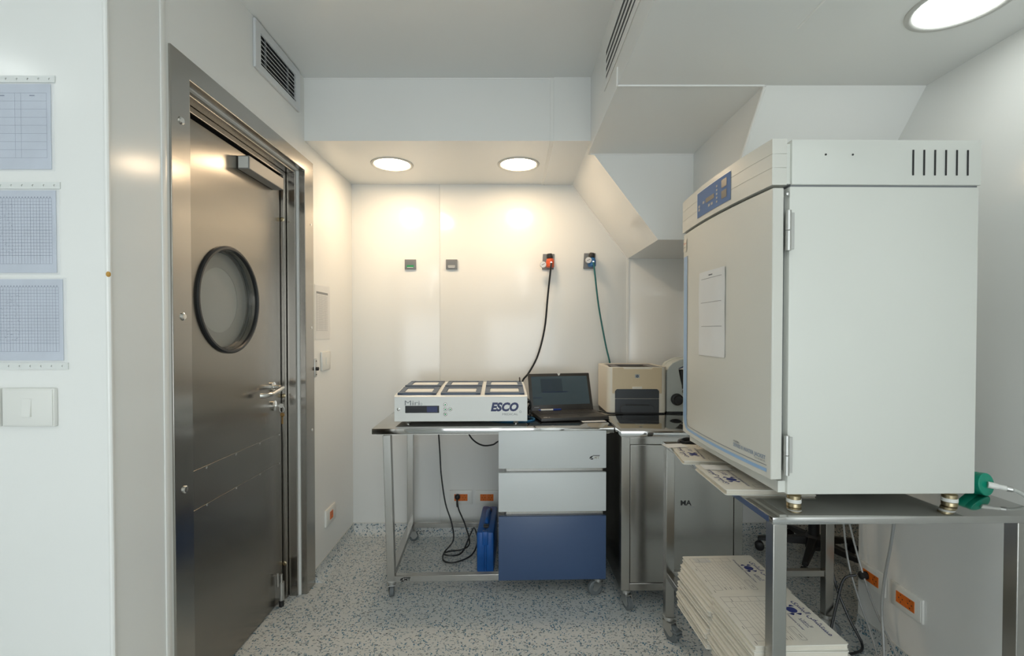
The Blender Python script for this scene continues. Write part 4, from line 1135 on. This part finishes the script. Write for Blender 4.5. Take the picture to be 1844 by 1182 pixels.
lettering('badge_subletters', 'SCIENTIFIC', 0.007, lambda u, v: dfn(0.009 + u, 0.836 + v, 0.0028), M['greyink'], bdg, width=0.034)
lettering('door_small_lettering', 'FORMA', 0.008, lambda u, v: dfn(0.476 + u, zb_ + 0.048 + v, 0.0012), M['greyink'], door, width=0.034, bold=0.02)
lettering('door_lettering', 'SERIES II WATER JACKET', 0.0155, lambda u, v: dfn(0.474 + u, zb_ + 0.034 + v, 0.0012), M['ltext'], door, width=0.166, bold=0.02)
lettering('door_sub_lettering', 'CO2 INCUBATOR', 0.0065, lambda u, v: dfn(0.590 + u, zb_ + 0.026 + v, 0.0012), M['greyink'], door, width=0.048)
# sheet taped to the door: curved with the door
ps = thing('taped_sheet', 'wrinkled white sheet in a sleeve taped to the incubator door', 'paper', (0.768, 1.337, 0.882), R(0.8))
us = [0.205 + 0.212 * i / 14 for i in range(15)]
vs_ = [0.411 + 0.301 * i / 20 for i in range(21)]
def wr(u, v): return 0.0028 + 0.0016 * math.sin(40 * u + 9 * v) * math.sin(23 * v)
B().grid(lambda u, v: dfn(u, v + 0.03 * (u - 0.2) * 0.0, wr(u, v)), us, vs_).build('sheet', M['paper'], ps)
p = B()
for (u0, u1, v) in ((0.228, 0.395, 0.685), (0.228, 0.395, 0.60), (0.228, 0.395, 0.515)):
    nn = 10
    for i in range(nn):
        a, c = u0 + (u1 - u0) * i / nn, u0 + (u1 - u0) * (i + 1) / nn
        p.add([dfn(a, v, wr(a, v) + 0.0005), dfn(c, v, wr(c, v) + 0.0005), dfn(c, v + 0.0012, wr(c, v) + 0.0005), dfn(a, v + 0.0012, wr(a, v) + 0.0005)], [(0, 1, 2, 3)])
p.add([dfn(0.295, 0.694, wr(.295, .694) + 0.0006), dfn(0.325, 0.694, wr(.325, .694) + 0.0006), dfn(0.325, 0.698, wr(.325, .698) + 0.0006), dfn(0.295, 0.698, wr(.295, .698) + 0.0006)], [(0, 1, 2, 3)])
p.build('printed_lines', M['foldline'], ps)
# blue control panel on the fascia
def ffn(u, v, o=0.0015):
    u = 0.19 + (u - 0.072) * 0.883
    return (bow((IW - u), -0.050) - o, (IW - u) * 1.006 - 0.002, zp + v)
cp = B(); us = [0.072 + (0.372 - 0.072) * i / 12 for i in range(13)]
cp.grid(lambda u, v: ffn(u, v, 0.0016), us, [0.016, 0.106])
cpo = cp.build('control_panel', M['pblue'], ic)
bz_ = B(); bz_.grid(lambda u, v: ffn(u, v, 0.0010), [0.066, 0.072, 0.074], [0.014, 0.108]).grid(lambda u, v: ffn(u, v, 0.0018), us, [0.106, 0.1085])
bz_.build('panel_bezel', M['esco'], cpo)
def pdot(name, m, u0, u1, v0, v1, o=0.0026):
    q = B(); q.grid(lambda u, v: ffn(u, v, o), [u0 + (u1 - u0) * i / 3 for i in range(4)], [v0, v1]); q.build(name, M[m], cpo)
pdot('display', 'lcd', 0.165, 0.245, 0.052, 0.068)
pdot('display', 'lcd', 0.305, 0.345, 0.068, 0.094)
pdot('display', 'lcd', 0.305, 0.345, 0.032, 0.058)
for (u, v) in ((0.088, 0.050), (0.088, 0.038), (0.135, 0.055), (0.190, 0.033), (0.215, 0.033)):
    pdot('button', 'key', u, u + 0.018, v, v + 0.009)
for k in range(5):
    pdot('indicator', 'key', 0.262, 0.273, 0.030 + k * 0.013, 0.037 + k * 0.013)
# vent slots and screw holes in the top band, feet
for k in range(6):
    x = 0.338 + k * 0.0305
    B().box(x, x + 0.0045, -0.0046, -0.0035, zp + 0.026, zp + 0.096).build('vent_slot', M['black'], ic)
for x in (0.097, 0.172):
    B().cyl((x, -0.0035, zp + 0.082), (x, -0.0046, zp + 0.082), 0.0028, 10).build('screw_hole', M['black'], ic)
for (x, y) in ((0.036, 0.028), (0.484, 0.028), (0.215, IW - 0.03), (0.484, IW - 0.03)):
    f_ = B().lathe([(0.0, 0.016), (0.003, 0.019), (0.012, 0.019), (0.014, 0.017)], (x, y, 0.0), (0, 0, 1), 22).lathe([(0.024, 0.018), (0.034, 0.019), (0.037, 0.012), (0.044, 0.008)], (x, y, 0.0), (0, 0, 1), 22).build('foot', M['brass'], ic)
    B().cyl((x, y, 0.014), (x, y, 0.024), 0.0195, 22).build('foot_ring', M['offwhite'], f_)

# ------------------------------------------------------------------ green vent filter and its tube
gf = thing('vent_filter', 'round green inline air filter standing behind the incubator on the trolley', 'filter', (1.440, 1.455, 0.882))
ax = Vector((0.30, -1.0, 0.12)).normalized()
rr = 0.034
c_ = Vector((0, 0, rr))
B().lathe([(-0.046, 0.012), (-0.045, rr * 0.94), (-0.040, rr), (-0.022, rr), (-0.018, rr * 0.96), (-0.014, rr), (-0.002, rr), (0.0, rr * 0.96), (0.001, 0.0)], c_, ax, 40).build('disc_housing', M['filter'], gf)
a2 = Vector((0.85, -0.55, -0.10)).normalized()
B().lathe([(-0.005, 0.0095), (0.004, 0.0098), (0.016, 0.0085), (0.020, 0.0070), (0.038, 0.0078), (0.042, 0.0072)], c_ + ax * 0.008, a2, 20).build('connector', M['offwhite'], gf)
B().lathe([(0.036, 0.0085), (0.048, 0.0085), (0.050, 0.007)], c_ + ax * 0.008, a2, 18).build('hose_clamp', M['zinc'], gf)
s0 = Vector((1.440, 1.455, 0.882)) + c_ + ax * 0.008 + a2 * 0.046
b = B().tube([s0, s0 + Vector((0.014, -0.010, -0.006)), s0 + Vector((0.034, -0.030, -0.030)), s0 + Vector((0.048, -0.055, -0.075)), s0 + Vector((0.056, -0.07, -0.15)), s0 + Vector((0.062, -0.05, -0.32)), s0 + Vector((0.07, 0.01, -0.60)), (1.54, 1.48, 0.12), (1.52, 1.50, 0.010)], 0.0058, 10)
tag(b.build('silicone_tube', M['cleartube']), 'clear tube curving down from the green filter over the trolley edge', 'tube')

# ------------------------------------------------------------------ tubes, cables and plug below the trolley
GT = 'tubes hanging behind the trolley'
cable('grey_tube', 'thin grey tube hanging close to the plugged right-wall socket', [(1.515, 2.195, 0.835), (1.520, 2.20, 0.70), (1.545, 2.19, 0.50), (1.570, 2.14, 0.30), (1.568, 2.06, 0.18), (1.560, 1.95, 0.085), (1.52, 1.82, 0.010), (1.50, 1.70, 0.006)], 0.0042, 'greytube', 'tube')
cable('grey_tube', 'grey tube bowing between the two right-wall sockets', [(1.545, 1.93, 0.840), (1.555, 1.94, 0.70), (1.562, 1.97, 0.52), (1.565, 2.005, 0.36), (1.560, 2.015, 0.22), (1.548, 1.99, 0.10), (1.52, 1.95, 0.012), (1.46, 1.90, 0.006)], 0.0055, 'greytube', 'tube')
cable('grey_tube', 'thin grey tube hanging straight at the wall corner behind the trolley', [(1.530, 2.225, 0.830), (1.532, 2.225, 0.60), (1.542, 2.20, 0.35), (1.548, 2.14, 0.20), (1.545, 2.06, 0.09), (1.52, 1.98, 0.010), (1.42, 1.88, 0.006)], 0.0042, 'greytube', 'tube')
cable('black_cable', 'black cable curving from the right-wall plug to the floor', [(1.545, 2.145, 0.290), (1.50, 2.16, 0.262), (1.455, 2.14, 0.16), (1.40, 2.10, 0.05), (1.37, 2.06, 0.012), (1.36, 1.98, 0.008)], 0.0058, 'hose')
cable('black_cable', 'black cable hanging past the wall corner and looping over the floor', [(1.515, 2.245, 0.835), (1.505, 2.245, 0.60), (1.487, 2.235, 0.36), (1.490, 2.20, 0.22), (1.515, 2.14, 0.09), (1.528, 2.08, 0.015), (1.47, 2.04, 0.008), (1.38, 2.03, 0.008)], 0.0055, 'hose')
t = thing('power_plug', 'round black power plug in the socket on the right wall', 'plug', (XR - 0.0148, 2.145, 0.288))
B().lathe([(0, 0.016), (0.018, 0.0185), (0.026, 0.017), (0.032, 0.010), (0.034, 0)], (0, 0, 0), (-1, 0, 0), 20).build('plug_body', M['black'], t)

# black cable coil on the trolley corner
co = B()
pts = []
for i in range(60):
    a = i * 0.55
    pts.append((0.800 + (0.060 + 0.006 * math.sin(i * 1.7)) * math.cos(a), 2.118 + 0.034 * math.sin(a), 0.882 + 0.006 + 0.010 * (i / 60) + 0.003 * (1 + math.sin(i * 2.1)) ))
tag(B().tube(pts, 0.0055, 7, 3).build('cable_coil', M['hose']), 'flat coil of black cable on the trolley behind the folders', 'cable')

# ------------------------------------------------------------------ folders
FW, FH = 0.272, 0.272           # page width, page height
RV = lambda *c: ''.join(chr(k) for k in reversed(c))
AR1 = RV(0xFEE3, 0xFEB4, 0xFE98, 0xFEB8, 0xFED4, 0xFEF0)
AR2 = RV(0xFE8D, 0xFEDF, 0xFE92, 0xFEB8, 0xFEAE, 0xFEEF)
AR3 = RV(0xFE8D, 0xFEDF, 0xFE92, 0xFEE8, 0xFEEE, 0xFEE5)
cover_me = B().prism(rrect(-FW / 2, FW / 2, -FH / 2, FH / 2, 0.007, 3), 'z', 0.0, 0.0022).mesh('cover', M['folder'])
page_me = B().box(-FW / 2 + 0.006, FW / 2 - 0.001, -FH / 2 + 0.003, FH / 2 - 0.006, 0.0, 1.0).mesh('pages', M['pages'])
pf = lambda u, v: (u, v, 0.0)
fb = B()
x0, x1, y0, y1 = -FW / 2, FW / 2, -FH / 2, FH / 2
def rc(a, c, d, e, wd=0.0010):
    for p_, q_ in (((a, d), (c, d)), ((c, d), (c, e)), ((c, e), (a, e)), ((a, e), (a, d))): line_on(fb, pf, p_, q_, wd)
rc(x0 + 0.022, x0 + 0.050, y0 + 0.020, y0 + 0.170)
for k in range(1, 5): line_on(fb, pf, (x0 + 0.022, y0 + 0.020 + 0.030 * k), (x0 + 0.050, y0 + 0.020 + 0.030 * k), 0.0008)
rc(x0 + 0.050, x1 - 0.022, y0 + 0.020, y0 + 0.044)
for k in range(1, 6): line_on(fb, pf, (x0 + 0.050 + 0.034 * k, y0 + 0.020), (x0 + 0.050 + 0.034 * k, y0 + 0.044), 0.0008)
for v in (0.055, 0.066, 0.082, 0.094, 0.106, 0.117, 0.132, 0.145):
    line_on(fb, pf, (x0 + 0.055, y0 + v), (x1 - 0.022, y0 + v), 0.0007)
for (va, vb) in ((0.066, 0.082), (0.117, 0.132)):
    for k in range(7): line_on(fb, pf, (x0 + 0.070 + 0.024 * k, y0 + va), (x0 + 0.070 + 0.024 * k, y0 + vb), 0.0006)
rc(x1 - 0.085, x1 - 0.022, y0 + 0.150, y0 + 0.166)
for (u, v) in ((0.07, 0.012), (0.15, 0.012), (0.22, 0.012), (0.005, 0.05)):
    line_on(fb, pf, (x0 + 0.03 + u, y0 + v), (x0 + 0.045 + u, y0 + v), 0.002)
for (u, v) in ((x1 - 0.04, 0.058), (x1 - 0.04, 0.075), (x1 - 0.04, 0.11), (x1 - 0.04, 0.125), (x1 - 0.05, 0.158)):
    line_on(fb, pf, (u, y0 + v), (u + 0.016, y0 + v), 0.002)
form_me = fb.mesh('printed_form', M['foldline'])
def text_mesh(items, name):
    q = B()
    for (s, size, u, v, wd, bold) in items:
        vs, fs = text_geo(s, size, bold=bold, width=wd, res=2)
        q.add([(u + a, v + c, 0) for a, c in vs], fs)
    return q.mesh(name, M['foldink'])
txt_me = text_mesh(((AR1, 0.025, -0.002, y1 - 0.030, 0.100, 0.014), (AR2, 0.025, -0.082, y1 - 0.030, 0.072, 0.014),
                    (AR3, 0.015, 0.012, y1 - 0.060, 0.045, 0.0), ('ALBANOON', 0.008, 0.012, y1 - 0.069, 0.045, 0.0),
                    ('IVF and Infertility Treatment Center', 0.011, -0.100, y1 - 0.090, 0.170, 0.0)), 'hospital_lettering')
lg = B()
lc = (-0.034, y1 - 0.060)
LS = 1.35
lg.add([(x_, y_, 0) for x_, y_ in circ(lc[0], lc[1], 0.012 * LS, 20)] , [list(range(20))])
for s in (-1, 1):
    for q in (-1, 1):
        arc = [(lc[0] + LS * s * (0.014 + 0.007 * math.sin(PI * i / 8)), lc[1] + LS * q * (0.002 + 0.013 * i / 8)) for i in range(9)]
        arc2 = [(lc[0] + LS * s * 0.0135, lc[1] + LS * q * (0.002 + 0.013 * i / 8)) for i in reversed(range(9))]
        lg.add([(a, c, 0) for a, c in arc + arc2], [list(range(18))])
lg.add([(a, c, 0) for a, c in rrect(lc[0] + 0.016, lc[0] + 0.024, lc[1] - 0.012, lc[1] - 0.006, 0.0025, 3)], [list(range(16))][:0] or [list(range(len(rrect(0, 1, 0, 1, .1, 3))))])
logo_me = lg.mesh('hospital_logo', M['foldink'])
def child(name, me, parent, loc=(0, 0, 0), sc=(1, 1, 1)):
    o = bpy.data.objects.new(name, me); COL.objects.link(o); o.parent = parent; o.location = loc; o.scale = sc
    return o
def folder(label, loc, rz, th, printed, group=None):
    t = thing('paper_folder', label, 'folder', loc, rz, group)
    child('back_cover', cover_me, t)
    child('pages', page_me, t, (0, 0, 0.0022), (1, 1, th - 0.0044))
    c = child('front_cover', cover_me, t, (0, 0, th - 0.0022))
    if printed:
        child('printed_form', form_me, c, (0, 0, 0.0026))
        child('hospital_lettering', txt_me, c, (0, 0, 0.0026))
        child('hospital_logo', logo_me, c, (0, 0, 0.0027))
    return t
rnd = random.Random(3)
def pile(cx, cy, n, ztop, zbase, lab_top, lab_rest, group, lean):
    th = (ztop - zbase) / n
    for k in range(n):
        top = k == n - 1
        dx = 0 if top else rnd.uniform(-0.012, 0.010) - lean * (1 - k / n)
        dy = 0 if top else rnd.uniform(-0.010, 0.010)
        rz = -PI / 2 + (0 if top else rnd.uniform(-0.03, 0.03)) + R(2.0)
        folder(lab_top if top else lab_rest, (cx + dx, cy + dy, zbase + th * k), rz, th - 0.0006, top or k == n - 2, None if top else group)
SHZ = 0.3065
pile(0.812, 1.752, 12, 0.497, SHZ, 'top folder of the far pile on the lower trolley shelf, clear tape stuck on it', 'worn off-white card folder within the far pile on the trolley shelf', 'folders in the far pile', 0.014)
pile(0.812, 1.477, 12, 0.500, SHZ, 'top folder of the near pile on the lower trolley shelf', 'off-white card folder within the near pile on the trolley shelf', 'folders in the near pile', 0.006)
tp = thing('clear_tape', 'shiny strip of clear tape on the far folder pile', 'tape', (0.735, 1.845, 0.4980), R(5))
B().box(-0.03, 0.03, -0.016, 0.016, 0, 0.0008).build('tape_strip', M['sleeve'], tp)
# two folders lying on the trolley top, poking out under the incubator
ZTR = 0.8825
folder('off-white folder poking out under the incubator, farther along the trolley beside the cable coil', (0.797, 1.915, ZTR), PI / 2 + R(-8), 0.014, True)
folder('off-white folder poking out under the incubator, nearer the trolley leg and slightly open', (0.792, 1.590, ZTR), PI / 2 + R(-2), 0.017, True)
for (x, y, rz, z, lab) in ((0.690, 2.028, R(8), ZTR + 0.0145, 'white note slip clipped on the farther folder under the incubator'), (0.720, 1.692, R(-6), ZTR + 0.0175, 'crumpled white note slip on the nearer folder under the incubator')):
    t = thing('note_slip', lab, 'paper', (x, y, z), rz)
    B().grid(lambda u, v: (u, v, 0.0015 + 0.0012 * math.sin(60 * u) * math.cos(45 * v)), [-0.045 + 0.09 * i / 10 for i in range(11)], [-0.032 + 0.064 * i / 8 for i in range(9)]).build('slip', M['paper'], t)

# ------------------------------------------------------------------ black swivel stool in the alcove
sl = thing('swivel_stool', 'black swivel stool with a five-star base in the alcove behind the trolley', 'stool', (1.845, 2.925, 0), R(4))
B().cyl((0, 0, 0.08), (0, 0, 0.30), 0.030, 20).cyl((0, 0, 0.30), (0, 0, 0.50), 0.016, 16).build('gas_column', M['black'], sl)
B().lathe([(0.06, 0.045), (0.13, 0.05), (0.145, 0.036)], (0, 0, 0), (0, 0, 1), 20).build('hub', M['black'], sl)
B().lathe([(0.50, 0.10), (0.505, 0.18), (0.53, 0.195), (0.565, 0.19), (0.575, 0.14), (0.578, 0.0)], (0, 0, 0), (0, 0, 1), 36).build('seat', M['black'], sl)
for k in range(5):
    a = R(-62 + 72 * k)
    m = Matrix.Rotation(a, 4, 'Z')
    B().add([(0.03, -0.026, 0.085), (0.03, 0.026, 0.085), (0.03, 0.022, 0.135), (0.03, -0.022, 0.135), (0.305, -0.016, 0.062), (0.305, 0.016, 0.062), (0.305, 0.014, 0.085), (0.305, -0.014, 0.085)],
            [(0, 1, 2, 3), (4, 5, 6, 7), (0, 1, 5, 4), (1, 2, 6, 5), (2, 3, 7, 6), (3, 0, 4, 7)]).xf(m).build('base_leg', M['black'], sl, 0.004)
    cw_ = B()
    for s in (-1, 1):
        cw_.lathe([(s * 0.004, 0.022), (s * 0.007, 0.026), (s * 0.020, 0.026), (s * 0.024, 0.018)], (0.295, 0, 0.026), (0, 1, 0), 20)
    cw_.cyl((0.295, 0, 0.026), (0.295, 0, 0.070), 0.008, 10)
    cw_.xf(m).build('twin_wheel', M['black'], sl)
